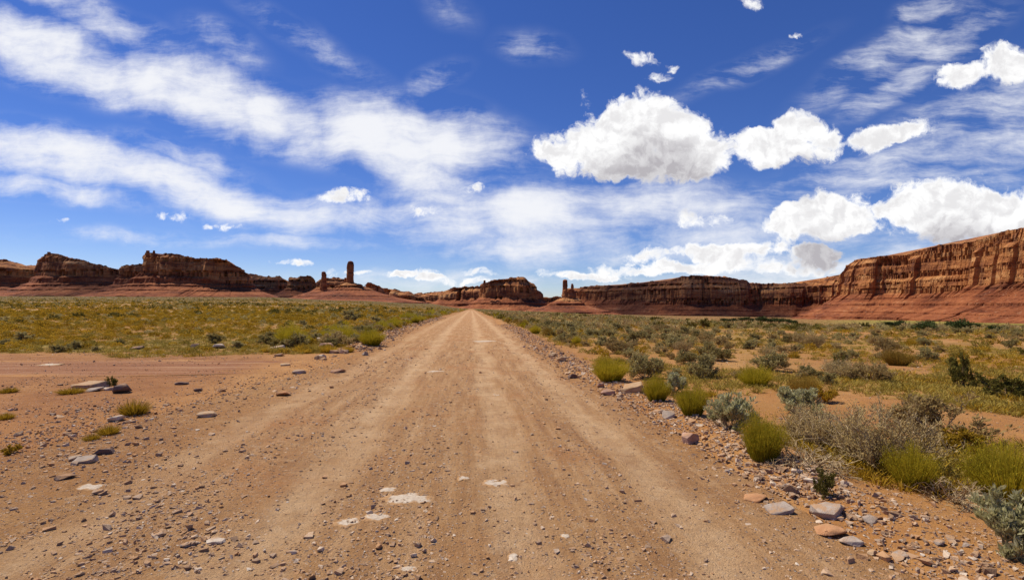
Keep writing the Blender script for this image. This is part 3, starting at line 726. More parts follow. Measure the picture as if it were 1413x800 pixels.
    formation(r, plan, [(1168, 368), (1171, 366), (1180, 359), (1187, 357.5), (1215, 353.5), (1255, 350.5), (1262, 347), (1290, 340), (1295, 337.5), (1320, 337), (1345, 332), (1368, 325), (1385, 319), (1413, 314), (1500, 300), (1900, 300)],
              [(1168, 407), (1230, 404), (1290, 405), (1330, 400), (1350, 393), (1400, 392), (1500, 380), (1900, 380)], [(0, .45), (.3, .4), (.33, .07), (.62, .10), (.66, .5), (.72, .06), (1, .06)], 1.55, 16, step_px=0.9, rows=(130, 90), rough=1.25, smooth_it=5, butt=1.1)
    pillar(r, 1169.5, 365.5, 378, 5, 1105, 61, 0, taper=.8)
build_buttes()


# ------------------------------------------------------------------ the cloud whose shadow lies on the long mesa
def build_cloud():
    m, g, b = new_mat('cloud_white'); g.put(b.inputs['Base Color'], (0.93, 0.93, 0.93)); b.inputs['Roughness'].default_value = 1.0; b.inputs['Specular IOR Level'].default_value = 0.0
    tp = g.n('ShaderNodeBsdfTransparent'); mx = g.n('ShaderNodeMixShader', {0: 0.86, 1: b.outputs[0], 2: tp.outputs[0]})
    g.t.links.new(mx.outputs[0], [n for n in g.t.nodes if n.type == 'OUTPUT_MATERIAL'][0].inputs[0])
    cloud(m, 600, 1720, 270, 360, 5, 'white cumulus cloud high over the valley whose shadow darkens the long mesa')
    m2, g2, b2 = new_mat('cloud_white_thick'); g2.put(b2.inputs['Base Color'], (0.93, 0.93, 0.93)); b2.inputs['Roughness'].default_value = 1.0
    tp = g2.n('ShaderNodeBsdfTransparent'); mx = g2.n('ShaderNodeMixShader', {0: 0.87, 1: b2.outputs[0], 2: tp.outputs[0]})
    g2.t.links.new(mx.outputs[0], [n for n in g2.t.nodes if n.type == 'OUTPUT_MATERIAL'][0].inputs[0])
    cloud(m2, -1230, 2000, 450, 300, 6, 'broad white cumulus cloud high over the left buttes, shading them')
def cloud(m, gx, gy, wx, wy, seed, label):
    H = 2300.0; cx, cyy = gx + sv[0] / sv[2] * H, gy + sv[1] / sv[2] * H
    parts = []; r = np.random.default_rng(seed)
    a = np.linspace(0, math.pi, 22)[:, None]; p = np.linspace(0, 2 * math.pi, 44, endpoint=False)[None, :]
    for k in range(int(26 * wx / 270)):
        t = r.uniform(0, 6.283); q = math.sqrt(r.uniform(0, 1)); R0 = r.uniform(90, 170)
        ox, oy, oz = q * wx * math.cos(t), q * wy * math.sin(t), (1 - q) * r.uniform(0, 160)
        nx, ny, nz = np.sin(a) * np.cos(p), np.sin(a) * np.sin(p), np.cos(a) + 0 * p
        rad = R0 * (1 + .5 * (fbm(nx * 2 + k, ny * 2, nz * 2, 900, 4) - .5))
        z = nz * rad * np.where(nz < 0, .45, .9)
        parts.append((np.stack([cx + ox + nx * rad, cyy + oy + ny * rad, H + oz + z], -1).reshape(-1, 3), grid_faces(22, 44, True), 0))
    me = make_mesh('cumulus_cloud', parts, [m], True)
    tag(link('cumulus_cloud', me), label, 'cloud')
build_cloud()
def build_red_bank():
    r = root_at('red_bank', 960, 60, 'low bare red earth bank in the scrub below the long mesa', 'earth bank')
    formation(r, ell_plan(918, 1004, 62, .35), [(918, 450), (930, 447.5), (975, 447), (1004, 450)], [(918, 453), (960, 453.5), (1004, 454)], [(0, .7), (1, .5)], 2.4, 18, rows=(18, 18), butt=.5, foot=.3)
build_red_bank()


# ------------------------------------------------------------------ stones
def stone_geo(seed, n=16, flat=1.0, bevel=True, cuts=1):
    """angular convex stone of unit width, resting on z = 0; rounded a little at the edges"""
    r = random.Random(seed); bm = bmesh.new()
    for _ in range(n):
        v = Vector((r.gauss(0, 1), r.gauss(0, 1), r.gauss(0, 1))).normalized()
        k = r.uniform(.8, 1.0)
        p = Vector((max(-.42, min(.42, v.x * .56 * k)), max(-.36, min(.36, v.y * .5 * k)), max(-.3, min(.3, v.z * .42 * k))))
        bm.verts.new(p)
    h = bmesh.ops.convex_hull(bm, input=bm.verts)
    bmesh.ops.delete(bm, geom=list({g for g in h['geom_interior'] + h['geom_unused'] if isinstance(g, bmesh.types.BMVert)}), context='VERTS')
    bmesh.ops.dissolve_limit(bm, angle_limit=R(14), verts=bm.verts, edges=bm.edges)
    if bevel:
        bmesh.ops.bevel(bm, geom=bm.edges[:], offset=.022, segments=2, affect='EDGES', clamp_overlap=True)
        bmesh.ops.triangulate(bm, faces=bm.faces)
        bmesh.ops.subdivide_edges(bm, edges=[e for e in bm.edges if e.calc_length() > .12], cuts=cuts, use_grid_fill=False)
        for v in bm.verts:
            c = v.co * 5
            v.co += Vector((vn(c.x, c.y, c.z, seed) - .5, vn(c.x + 9, c.y, c.z, seed) - .5, vn(c.x, c.y + 9, c.z, seed) - .5)) * .07
    bmesh.ops.triangulate(bm, faces=bm.faces)
    zmin = min(v.co.z for v in bm.verts)
    for v in bm.verts: v.co.z = (v.co.z - zmin) * flat
    bm.verts.ensure_lookup_table()
    V = np.array([v.co[:] for v in bm.verts]); F = np.array([[v.index for v in f.verts] for f in bm.faces]); bm.free()
    w = V[:, 0].max() - V[:, 0].min(); return V / w, F
ROCKS = [stone_geo(100 + k, 15) for k in range(8)]
def rock_mesh(kind, k, mat, ratio):
    V, F = ROCKS[k % 8]; V = V.copy(); hz = V[:, 2].max(); V[:, 2] *= ratio / hz
    return make_mesh(kind, [(V, F, 0)], [M[mat]], False)
RMESH = {}
def rock(px, py, w, h, mat, label, name='rock', k=None, cat='rock', group=None, rz=None, sink=0.16):
    x, y, z = to_ground(px, py + h * .35)
    wm = w / FPX * y
    # visible height of a stone seen from above: part top face, part side
    el = CAMZ / y
    hm = max(0.18 * wm, (h / FPX * y - 0.45 * wm * el) )
    ratio = round(min(.75, hm / wm), 1) + .05
    k = rng.integers(0, 8) if k is None else k
    key = (int(k) % 8, mat, ratio)
    if key not in RMESH: RMESH[key] = rock_mesh(name, key[0], mat, ratio)
    o = link(name, RMESH[key]); o.location = (x, y, z - sink * wm * ratio); o.scale = (wm,) * 3
    o.rotation_euler = (random.uniform(-.08, .08), random.uniform(-.08, .08), random.uniform(-.5, .5) if rz is None else rz)
    tag(o, label, cat, group); return o
def slab(px, py, w, h, label, seed, mat='pale_stone'):
    """bedrock worn flush with the dirt: a low ragged plate"""
    x, y, z = to_ground(px, py)
    w, h = w * 1.22, h * 1.22
    wm = w / FPX * y; dm = min(h / FPX * y / (CAMZ / y), wm * 1.6)
    n = 64; a = np.linspace(0, 2 * math.pi, n, endpoint=False)
    r = 0.5 * np.clip(0.74 + 1.0 * (fbm(np.cos(a) * 1.6, np.sin(a) * 1.6, seed, 200 + seed, 4, .5) - .42), .25, 1.15)
    r = r * (1 + .12 * (vn(a * 7, seed, 0, 4) - .5))
    rings = [(1.0, -.03), (.985, -.002), (.93, .004), (.75, .006), (.6, .007), (.45, .007), (.3, .008), (.02, .007)]
    V = []
    for f, dz in rings:
        X = np.cos(a) * r * f * wm; Y = np.sin(a) * r * f * dm
        V.append(np.stack([X, Y, gz(x + X, y + Y) - z + dz + (.022 * (fbm((x + X) * 9, (y + Y) * 9, 0, 3, 4) - .47) if f < .99 else 0)], -1))
    me = make_mesh('bedrock_slab', [(np.concatenate(V), grid_faces(len(rings), n, True), 0)], [M['slab']], True, {'rim': np.repeat([sst(f, .3, 1.0) for f, _ in rings], n)})
    o = link('bedrock_slab', me); o.location = (x, y, z); tag(o, label, 'bedrock slab', None, 'thing'); return o

rock(1145, 703, 46, 20, 'grey_stone', 'broad grey boulder with pale top below the small dark green weed', 'boulder', 1, rz=.1)
rock(1077, 700, 36, 18, 'grey_stone', 'flat light grey slab stone left of the broad grey boulder', 'rock', 2)
rock(1147, 730, 40, 20, 'orange_stone', 'chunky orange sandstone rock in front of the broad grey boulder', 'rock', 3)
rock(1173, 745, 30, 16, 'grey_stone', 'grey stone touching the right end of the chunky orange rock', 'rock', 4)
rock(1201, 716, 18, 11, 'grey_stone', 'small rounded grey stone on sand right of the broad grey boulder', 'rock', 5)
rock(1204, 762, 13, 11, 'tan_stone', 'small yellowish stone at the lower right verge', 'rock', 6)
rock(1243, 763, 22, 9, 'grey_stone', 'grey stone farthest down the right verge on bare sand', 'rock', 0)
rock(1296, 748, 14, 10, 'grey_stone', 'pale grey stone alone on sand below the dead branches', 'rock', 3)
rock(1045, 686, 30, 12, 'orange_stone', 'flat orange stone beside the flat light grey slab stone', 'rock', 7)
rock(952, 605, 24, 19, 'pink_stone', 'upright pinkish stone on the right verge below the silver sagebrush', 'rock', 1)
rock(923, 572, 17, 12, 'grey_stone', 'light grey stone on the right verge in front of the upright broom bush', 'rock', 5)
rock(875, 535, 29, 17, 'tan_stone', 'flat tan boulder between grey sagebrush and green broom bush on right verge', 'boulder', 2)
rock(829, 531, 10, 10, 'pink_stone', 'pinkish stone on the right verge left of the flat tan boulder', 'rock', 3)
rock(838, 541, 20, 10, 'pink_stone', 'low pinkish grey stone below the pinkish stone on right verge', 'rock', 4)
rock(775, 496, 16, 8, 'tan_stone', 'tan stone at the right road edge near the distant verge bushes', 'rock', 0)
rock(790, 519, 14, 8, 'dark_stone', 'dark stone at the right road edge left of the bright green bush', 'rock', 6)
rock(763, 490, 11, 6, 'tan_stone', 'pale tan stone farthest along the right road edge', 'rock', 7)
rock(170, 536, 23, 16, 'dark_stone', 'dark squarish block standing beside the side track', 'boulder', 3, rz=.4)
rock(124, 532, 42, 7, 'tan_stone', 'long flat tan slab left of the dark squarish block', 'rock', 2)
rock(131, 537, 20, 6, 'grey_stone', 'low pale grey stone lying before the long flat tan slab', 'rock', 5)
rock(151, 536, 13, 5, 'pale_stone', 'small pale stone touching the left of the dark squarish block', 'rock', 1)
rock(284, 571, 25, 11, 'tan_stone', 'angular tan rock alone on the bare dirt of the turnout', 'rock', 4)
rock(160, 577, 20, 11, 'pale_stone', 'rounded pale rock below the bushy green tuft on the left dirt', 'rock', 0)
rock(118, 634, 28, 12, 'grey_stone', 'flat light grey slab on the gravelly left dirt', 'rock', 2)
rock(145, 622, 26, 11, 'dark_stone', 'darker flat stone behind the light grey slab on the left', 'rock', 6)
rock(90, 658, 20, 9, 'dark_stone', 'dark low stone in the gravel at lower left', 'rock', 7)
rock(297, 746, 24, 10, 'pale_stone', 'pale flat stone in loose gravel at the lower left of the road', 'rock', 1)
rock(257, 752, 15, 9, 'grey_stone', 'bluish grey stone beside the pale flat stone in lower left gravel', 'rock', 3)
rock(452, 478, 23, 10, 'pink_stone', 'long pink block in front of the left verge bushes', 'boulder', 3, rz=0)
rock(382, 480, 22, 8, 'pale_stone', 'flat whitish slab at the edge of the left scrub', 'boulder', 2)
rock(452, 464, 10, 9, 'pale_stone', 'pale upright stone behind the long pink block', 'rock', 1)
rock(443, 468, 11, 5, 'pale_stone', 'low pale stone left of the pale upright stone', 'rock', 5)
rock(385, 490, 13, 4, 'tan_stone', 'tan stone just below the flat whitish slab', 'rock', 0)
rock(394, 503, 13, 4, 'tan_stone', 'thin flat tan stone at the right end of the side track', 'rock', 2)
rock(467, 512, 17, 6, 'pink_stone', 'flat pinkish stone on the turnout below the long pink block', 'rock', 7)
rock(412, 513, 18, 6, 'grey_stone', 'flat grey stone on the turnout left of the flat pinkish stone', 'rock', 4)
rock(392, 543, 20, 8, 'orange_stone', 'orange tan stone in the middle of the turnout gravel', 'rock', 3)
rock(504, 488, 9, 7, 'grey_stone', 'grey stone at the left road edge under the verge bushes', 'rock', 6)
rock(190, 480, 16, 6, 'dark_stone', 'dark flat stone at the far side of the side track', 'rock', 2)
rock(270, 478, 11, 8, 'dark_stone', 'dark rounded stone at the scrub edge beyond the side track', 'rock', 5)
rock(303, 478, 17, 7, 'pale_stone', 'pale blocky stone at the scrub edge beyond the side track', 'rock', 3)
rock(250, 529, 18, 5, 'dark_stone', 'dark thin stone on the turnout right of the dark squarish block', 'rock', 1)
rock(273, 538, 11, 5, 'dark_stone', 'small dark stone above the angular tan rock', 'rock', 0)
slab(565, 688, 66, 21, 'largest cream bedrock patch showing through the road', 1)
slab(480, 721, 37, 16, 'cream bedrock patch farthest left on the road', 2)
slab(521, 714, 38, 12, 'ragged cream bedrock patch below the largest one', 3)
slab(536, 676, 26, 8, 'thin cream bedrock patch behind the largest one', 4)
slab(684, 668, 44, 14, 'ragged pale bedrock patch in the middle of the road', 5)
slab(640, 660, 20, 8, 'small pale bedrock patch left of the middle one', 6)
slab(708, 770, 16, 26, 'long grey bedrock patch at the bottom middle of the road', 7)
slab(563, 786, 32, 10, 'cream bedrock patch at the bottom edge of the road', 8)
slab(600, 513, 30, 3, 'thin pale bedrock streak on the left wheel track', 9)
slab(668, 471, 44, 2.4, 'far pale bedrock streak across the road', 10)
slab(683, 545, 14, 4, 'little pale bedrock patch on the right wheel track', 11)
slab(123, 673, 36, 10, 'pale bedrock patch on the dirt left of the road', 12)
slab(780, 741, 14, 8, 'greyish bedrock patch right of the middle of the road', 13)
slab(70, 503, 34, 3, 'pale bedrock streak on the side track', 14)
# the numberless neighbours of the right verge and of the left road edge: each stone an object, told apart by nothing
def berm_rocks():
    keys = []
    for k in range(8):
        for mat, ratio in (('berm', .4), ('berm', .6)):
            V, F = ROCKS[k]; V = V.copy(); V[:, 2] *= ratio / V[:, 2].max(); keys.append(make_mesh('rock', [(V, F, 0)], [M['berm']], False))
    def put(x, y, w, label, group):
        o = link('rock', keys[rng.integers(0, len(keys))]); o.location = (x, y, float(gz(x, y)) - .2 * w); o.scale = (w * rng.uniform(.8, 1.25), w * rng.uniform(.7, 1.1), w * rng.uniform(.7, 1.1))
        o.rotation_euler = (rng.uniform(-.25, .25), rng.uniform(-.25, .25), rng.uniform(0, 6.28)); tag(o, label, 'rock', group)
    for i in range(150):
        y = 4.4 * math.exp(rng.uniform(0, math.log(34 / 4.4)))
        x = ROADQ * y + float(road_r(y)) + .24 + rng.normal(0, 1) * (.12 + .015 * min(y, 9))
        put(x, y, float(np.clip(rng.lognormal(math.log(.045), .42), .025, .11)) * (1 + y * .03), 'loose grey or pinkish stone in the stony rim along the right road edge', 'stones along the right road edge')
    for i in range(110):
        y = 15.5 * math.exp(rng.uniform(0, math.log(60 / 15.5)))
        x = ROADQ * y + float(road_l(y)) + rng.normal(-.3, .3)
        put(x, y, float(np.clip(rng.lognormal(math.log(.17), .45), .07, .42)), 'loose stone along the left road edge before the verge bushes', 'stones along the left road edge')
    for i in range(60):
        y = rng.uniform(4, 16); x = ROADQ * y - 3.6 + (y - 12) * .38 + rng.normal(0, .55)
        put(x, y, float(np.clip(rng.lognormal(math.log(.055), .45), .03, .15)), 'loose stone in the gravel band between turnout and road', 'stones on the turnout')
berm_rocks()

def scatter(parts, x, y, z, sc3, rz, tilt=None):
    """copy template parts [(V,F,mat)] to every place; returns merged parts and the instance index of each vertex"""
    out = []; inst = []
    c, s = np.cos(rz), np.sin(rz)
    for V, F, m in parts:
        n = len(x)
        X = V[None, :, 0] * sc3[:, 0:1]; Y = V[None, :, 1] * sc3[:, 1:2]; Z = V[None, :, 2] * sc3[:, 2:3]
        if tilt is not None:
            ct, st = np.cos(tilt)[:, None], np.sin(tilt)[:, None]; X, Z = X * ct - Z * st, X * st + Z * ct
        W = np.stack([X * c[:, None] - Y * s[:, None] + x[:, None], X * s[:, None] + Y * c[:, None] + y[:, None], Z + z[:, None]], -1).reshape(-1, 3)
        G = (F[None] + (np.arange(n) * len(V))[:, None, None]).reshape(-1, F.shape[1])
        out.append((W, G, m)); inst.append(np.repeat(np.arange(n), len(V)))
    return out, inst
def build_gravel():
    tmpl = [stone_geo(300 + k, 9, bevel=False) for k in range(6)]
    parts = []
    def add(x, y, w):
        z = gz(x, y); which = rng.integers(0, 6, len(x))
        for k in range(6):
            i = which == k
            if not i.any(): continue
            V, F = tmpl[k]; V = V * np.array([1, 1, .8 / max(V[:, 2].max(), .5)])
            ww = w[i]
            sc3 = np.stack([ww * rng.uniform(.7, 1.3, i.sum()), ww * rng.uniform(.6, 1.1, i.sum()), ww * rng.uniform(.5, 1.0, i.sum())], -1)
            p, _ = scatter([(V, F, 0)], x[i], y[i], z[i] - .25 * ww * .5, sc3, rng.uniform(0, 6.28, i.sum()), rng.uniform(-.4, .4, i.sum()))
            parts.extend(p)
    def polar(n, y0, y1, qa, qb):
        y = y0 * np.exp(rng.uniform(0, math.log(y1 / y0), n)); x = rng.uniform(qa, qb, n) * y; return x, y
    # everywhere: fine litter
    x, y = polar(150000, 2.6, 24, -1.05, 1.05)
    lat = road_lat(x, y); on = (lat > road_l(y)) & (lat < road_r(y))
    tr = np.zeros_like(x)
    for c, wd in ((-1.45, .33), (.35, .28), (1.65, .3), (-3.0, .35)): tr = np.maximum(tr, np.exp(-((lat - c - .12 * np.sin(y * .11)) / wd) ** 2))
    patch = fbm(x * .7, y * .7, 0, 400, 4)
    streak = fbm(lat * 2.2, y * .25, 0, 401, 3)
    dens = np.where(on, (.6 + 1.4 * sst(streak, .4, .65)) * (1 - .85 * tr), np.where(lat < 0, .18 + .7 * sst(patch, .48, .62), .12 + .5 * sst(patch, .5, .65)))
    keep = rng.uniform(0, 1, len(x)) < dens * .75
    x, y = x[keep], y[keep]; w = np.clip(rng.lognormal(math.log(.0105), .52, len(x)), .005, .06) * (1 + y * .025)
    add(x, y, w)
    # coarse strips: right rim, left gravel fans
    n = 10000; y = 2.8 * np.exp(rng.uniform(0, math.log(45 / 2.8), n)); y = y[(y > 4.4) | (rng.uniform(0, 1, n) < .35)]; n = len(y); x = ROADQ * y + road_r(y) + .20 + rng.normal(0, 1, n) * (.13 + .02 * np.minimum(y, 9))
    add(x, y, np.clip(rng.lognormal(math.log(.024), .5, n), .009, .11) * (1 + y * .012))
    n = 2800; y = rng.uniform(2.8, 17, n); x = ROADQ * y - 3.5 + (y - 12) * .36 + rng.normal(0, .75, n)
    add(x, y, np.clip(rng.lognormal(math.log(.019), .5, n), .008, .08))
    n = 1500; y = 3.2 + np.abs(rng.normal(0, 1.6, n)); x = -1.9 - (y - 3.2) * .9 + rng.normal(0, .35, n)
    add(x, y, np.clip(rng.lognormal(math.log(.018), .5, n), .008, .07))
    n = 1000; y = rng.uniform(5.2, 8.5, n); x = -5.2 + rng.normal(0, .9, n) - (y - 6) * .6
    add(x, y, np.clip(rng.lognormal(math.log(.022), .5, n), .01, .09))
    n = 2500; y = 18 * np.exp(rng.uniform(0, math.log(70 / 18), n)); x = ROADQ * y + road_l(y) + rng.normal(-.15, .4, n)
    add(x, y, np.clip(rng.lognormal(math.log(.06), .5, n), .02, .2))
    me = make_mesh('gravel', parts, [M['gravel']], False)
    tag(link('gravel', me), 'loose mixed gravel strewn over the road, its rims and the dirt', 'gravel', None, 'stuff')
build_gravel()


# ------------------------------------------------------------------ shrubs
def tubes(lines, sides=3):
    """lines: list of (points (k,3), radii (k,)) -> V, F, tip"""
    V, F, T = [], [], []; off = 0
    a = np.linspace(0, 2 * math.pi, sides, endpoint=False)
    for P, rad in lines:
        P = np.asarray(P); k = len(P)
        d = np.gradient(P, axis=0); d /= np.linalg.norm(d, axis=1)[:, None] + 1e-9
        u = np.cross(d, [0.31, 0.17, 0.93]); u /= np.linalg.norm(u, axis=1)[:, None] + 1e-9; w = np.cross(d, u)
        ring = P[:, None, :] + (u[:, None, :] * np.cos(a)[None, :, None] + w[:, None, :] * np.sin(a)[None, :, None]) * np.asarray(rad)[:, None, None]
        V.append(ring.reshape(-1, 3)); F.append(grid_faces(k, sides, True) + off); T.append(np.repeat(np.linspace(0, 1, k), sides)); off += k * sides
    return np.concatenate(V), np.concatenate(F), np.concatenate(T)
def blades(r, n, rad, h, spread, w, bend=.25, jit=.25):
    """broom of thin upright blades; unit = metres"""
    V, F, T = [], [], []
    a = r.uniform(0, 6.283, n); rr = rad * np.sqrt(r.uniform(0, 1, n))
    bx, by = .45 * rr * np.cos(a), .45 * rr * np.sin(a)
    ln = h * r.uniform(1 - jit, 1.0, n) * (1 - .35 * (rr / rad) ** 2)
    th = spread * (rr / rad) + r.normal(0, .10, n)
    dx, dy, dz = np.sin(th) * np.cos(a), np.sin(th) * np.sin(a), np.cos(th)
    b = np.stack([bx, by, np.zeros(n)], -1); d = np.stack([dx, dy, dz], -1)
    m = b + d * (ln * .55)[:, None]; t = b + d * ln[:, None] + np.stack([dx, dy, -np.abs(dx)], -1) * (bend * ln * r.uniform(0, 1, n))[:, None]
    sa = r.uniform(0, 6.283, n); sd = np.stack([np.cos(sa), np.sin(sa), 0 * sa], -1) * (w / 2)
    P = np.stack([b - sd, b + sd, m - sd, m + sd, t - sd * .35, t + sd * .35], 1)
    base = (np.arange(n) * 6)[:, None]
    F = np.concatenate([base + np.array([0, 1, 3, 2]), base + np.array([2, 3, 5, 4])])
    return P.reshape(-1, 3), F, np.tile([0, 0, .55, .55, 1, 1], n)
def leafcloud(r, pts, nrm_bias, size, elong=2.0):
    n = len(pts)
    d = r.normal(0, 1, (n, 3)); d[:, 2] = np.abs(d[:, 2]) * .8 + .25; d = d + nrm_bias; d /= np.linalg.norm(d, axis=1)[:, None]
    u = np.cross(d, r.normal(0, 1, (n, 3))); u /= np.linalg.norm(u, axis=1)[:, None]
    s = size * r.uniform(.6, 1.3, n)[:, None]
    P = np.stack([pts, pts + d * s * elong * .5 + u * s * .32, pts + d * s * elong, pts + d * s * elong * .5 - u * s * .32], 1).reshape(-1, 3)
    F = (np.arange(n) * 4)[:, None] + np.array([0, 1, 2, 3])
    return P, F, np.tile([0, .5, 1, .5], n)
def twig_tree(r, nb, rad, h, levels=2, curl=.5, thick=.010, flat=0.0):
    """woody shrub skeleton: arching stems from one crown; returns lines and the twig tip points with directions"""
    lines, tips = [], []
    def grow(p, d, L, th, lev):
        k = 5; pts = [p]; dd = d.copy()
        for i in range(k):
            dd = dd + r.normal(0, curl * .22, 3); dd[2] += .05 - flat * .12; dd /= np.linalg.norm(dd)
            q = pts[-1] + dd * L / k; q[2] = max(q[2], .01); pts.append(q)
        lines.append((np.array(pts), np.linspace(th, th * .45, k + 1)))
        if lev == 0:
            for i in range(2, k + 1): tips.append((pts[i], dd))
            return
        for i in range(r.integers(3, 6)):
            j = r.integers(2, k + 1); nd = dd + r.normal(0, .55, 3); nd[2] += .25 * (1 - flat); nd /= np.linalg.norm(nd)
            grow(pts[j], nd, L * r.uniform(.35, .6), th * .5, lev - 1)
    for b in range(nb):
        a = r.uniform(0, 6.283); el = r.uniform(.25, 1.2) * (1 - .6 * flat)
        d = np.array([math.cos(a) * math.cos(el), math.sin(a) * math.cos(el), math.sin(el)])
        L = .62 / math.sqrt((math.cos(el) / rad) ** 2 + (math.sin(el) / h) ** 2) * r.uniform(.8, 1.1)
        grow(np.array([d[0] * .04, d[1] * .04, 0.0]), d, L, thick * r.uniform(.6, 1.0), levels)
    return lines, tips
# templates are a metre wide and about 0.6 high unless the kind says otherwise: dict part name -> (V, F, tip, material)
def t_broom(seed, mat='rab', n=1900):
    r = np.random.default_rng(seed)
    V, F, T = blades(r, n, .5, .64, .62, .0055, .14, .42)
    cl = .62 + .75 * fbm(V[:, 0] * 5 + 9, V[:, 1] * 5, 0, seed, 2); V = V * np.array([1, 1, 1]) ; V[:, 2] *= cl; V[:, :2] *= (.8 + .35 * cl)[:, None]
    tp = V.reshape(-1, 6, 3)[:, 4]; q = np.repeat(tp, 2, 0) + r.normal(0, .024, (n * 2, 3)) - np.array([0, 0, .03])
    v2, f2, t2 = leafcloud(r, q, np.array([0, 0, .8]), .014, 2.4)
    F = np.concatenate([F, f2 + len(V)]); V = np.concatenate([V, v2]); T = np.r_[T, .45 + .55 * t2 * (r.uniform(0, 1, len(t2)))]
    lines, _ = twig_tree(r, 8, .35, .35, 0, .4, .010)
    v, f, t = tubes(lines)
    return {'stems': (v, f, t, 'twig'), 'foliage': (V, F, T, mat)}
def t_sage(seed, mat='sage', nb=15, lv=2, dens=5, size=.028, woody=1.0, hh=.55):
    r = np.random.default_rng(seed)
    lines, tips = twig_tree(r, nb, .52, hh, lv, .6, .012)
    v, f, t = tubes(lines)
    P = np.array([p for p, d in tips]); Dn = np.array([d for p, d in tips])
    P = np.repeat(P, dens, 0) + r.normal(0, .018, (len(P) * dens, 3)); Dn = np.repeat(Dn, dens, 0)
    P[:, 2] = np.maximum(P[:, 2], .015)
    V, F, T = leafcloud(r, P, Dn * .8, size)
    return {'branches': (v, f, t, 'twig'), 'foliage': (V, F, T, mat)}
def t_twiggy(seed, dens=2, nb=56):
    r = np.random.default_rng(seed)
    lines, tips = twig_tree(r, nb, .54, .50, 2, .9, .009)
    v, f, t = tubes(lines)
    P = np.array([p for p, d in tips]); Dn = np.array([d for p, d in tips]); P = np.repeat(P, dens, 0) + r.normal(0, .012, (len(P) * dens, 3))
    V, F, T = leafcloud(r, P, np.repeat(Dn, dens, 0) * .8, .0125)
    return {'branches': (v, f, t, 'twig'), 'foliage': (V, F, T, 'grey')}
def t_dead(seed):
    r = np.random.default_rng(seed)
    lines, _ = twig_tree(r, 40, .58, .34, 2, 1.1, .012, .7)
    v, f, t = tubes(lines); return {'branches': (v, f, t, 'twig')}
def t_grass(seed, mat='grass', n=420, w=.010):
    r = np.random.default_rng(seed); V, F, T = blades(r, n, .5, .55, .8, w, .35, .5); return {'foliage': (V, F, T, mat)}
def t_mound(seed, mat, n=150, size=.12, woody=40):
    """light far bush: leaf clumps through an uneven dome"""
    r = np.random.default_rng(seed)
    a = r.uniform(0, 6.283, n); el = np.arcsin(r.uniform(0, 1, n)); k = r.uniform(.45, 1, n) ** .5
    wob = .75 + .5 * fbm(np.cos(a) * 1.4 + 3, np.sin(a) * 1.4, el * 1.5, seed, 3)
    P = np.stack([np.cos(a) * np.cos(el) * .46 * k * wob, np.sin(a) * np.cos(el) * .46 * k * wob, np.sin(el) * .46 * k * wob], -1)
    V, F, T = leafcloud(r, P, P * 1.6, size, 1.7); return {'foliage': (V, F, T, mat)}
def template_mesh(name, tp, mats_only=None):
    parts = []; tips = []; mats = []
    for k, (V, F, T, m) in tp.items():
        if m not in mats: mats.append(m)
        parts.append((V, F, mats.index(m))); tips.append(T)
    return make_mesh(name, parts, [M[m] for m in mats], False, {'tip': np.concatenate(tips)})
KIND = {}
def kind(key, builder, seeds):
    KIND[key] = [builder(s) for s in seeds]
kind('broom', t_broom, (1, 2, 3)); kind('goldbroom', lambda s: t_broom(s, 'rabgold', 1500), (4, 5))
kind('sage', t_sage, (11, 12, 13)); kind('silver', lambda s: t_sage(s, 'silver', 15, 2, 6, .034), (14, 15))
kind('twiggy', t_twiggy, (21, 22, 23)); kind('dead', t_dead, (31, 32))
kind('greyleaf', lambda s: t_sage(s, 'grey', 17, 2, 4, .024), (16, 17, 18))
kind('dark', lambda s: t_sage(s, 'dark', 14, 2, 6, .032, 1, .7), (41, 42))
kind('grass', t_grass, (51, 52, 53)); kind('olive', lambda s: t_grass(s, 'olive', 600, .012), (54, 55, 56))
kind('oliveleaf', lambda s: t_sage(s, 'olive', 13, 2, 5, .032), (57, 58))
PMESH = {}
def plant_obj(key, v, name, x, y, w, h, label, cat, group=None, parts=True, rz=None):
    z = float(gz(x, y)) - .01
    rz = random.uniform(0, 6.28) if rz is None else rz
    tp = KIND[key][v % len(KIND[key])]; vid = (key, v % len(KIND[key]))
    zs = h / .55
    if parts and len(tp) > 1:
        o = bpy.data.objects.new(name, None); COL.objects.link(o); o.empty_display_size = .1
        for pn, (V, F, T, m) in tp.items():
            if vid + (pn,) not in PMESH: PMESH[vid + (pn,)] = make_mesh(pn, [(V, F, 0)], [M[m]], False, {'tip': T})
            link(pn, PMESH[vid + (pn,)], o)
    else:
        if vid not in PMESH: PMESH[vid] = template_mesh(name, tp)
        o = link(name, PMESH[vid])
    o.location = (x, y, z); o.scale = (w, w, zs); o.rotation_euler = (0, 0, rz)
    return tag(o, label, cat, group)
def plant(key, px, pyb, wpx, hpx, name, label, v=0, cat='shrub', rz=None):
    """px, row of the foot, width and height in the photograph"""
    x, y, _ = to_ground(px, pyb); w = wpx / FPX * y * 1.05; h = hpx / FPX * y
    y2 = y + w * .3; x2 = (px - CX) / FPX * y2
    return plant_obj(key, v, name, x2, y2, w, h, label, cat, None, True, rz)
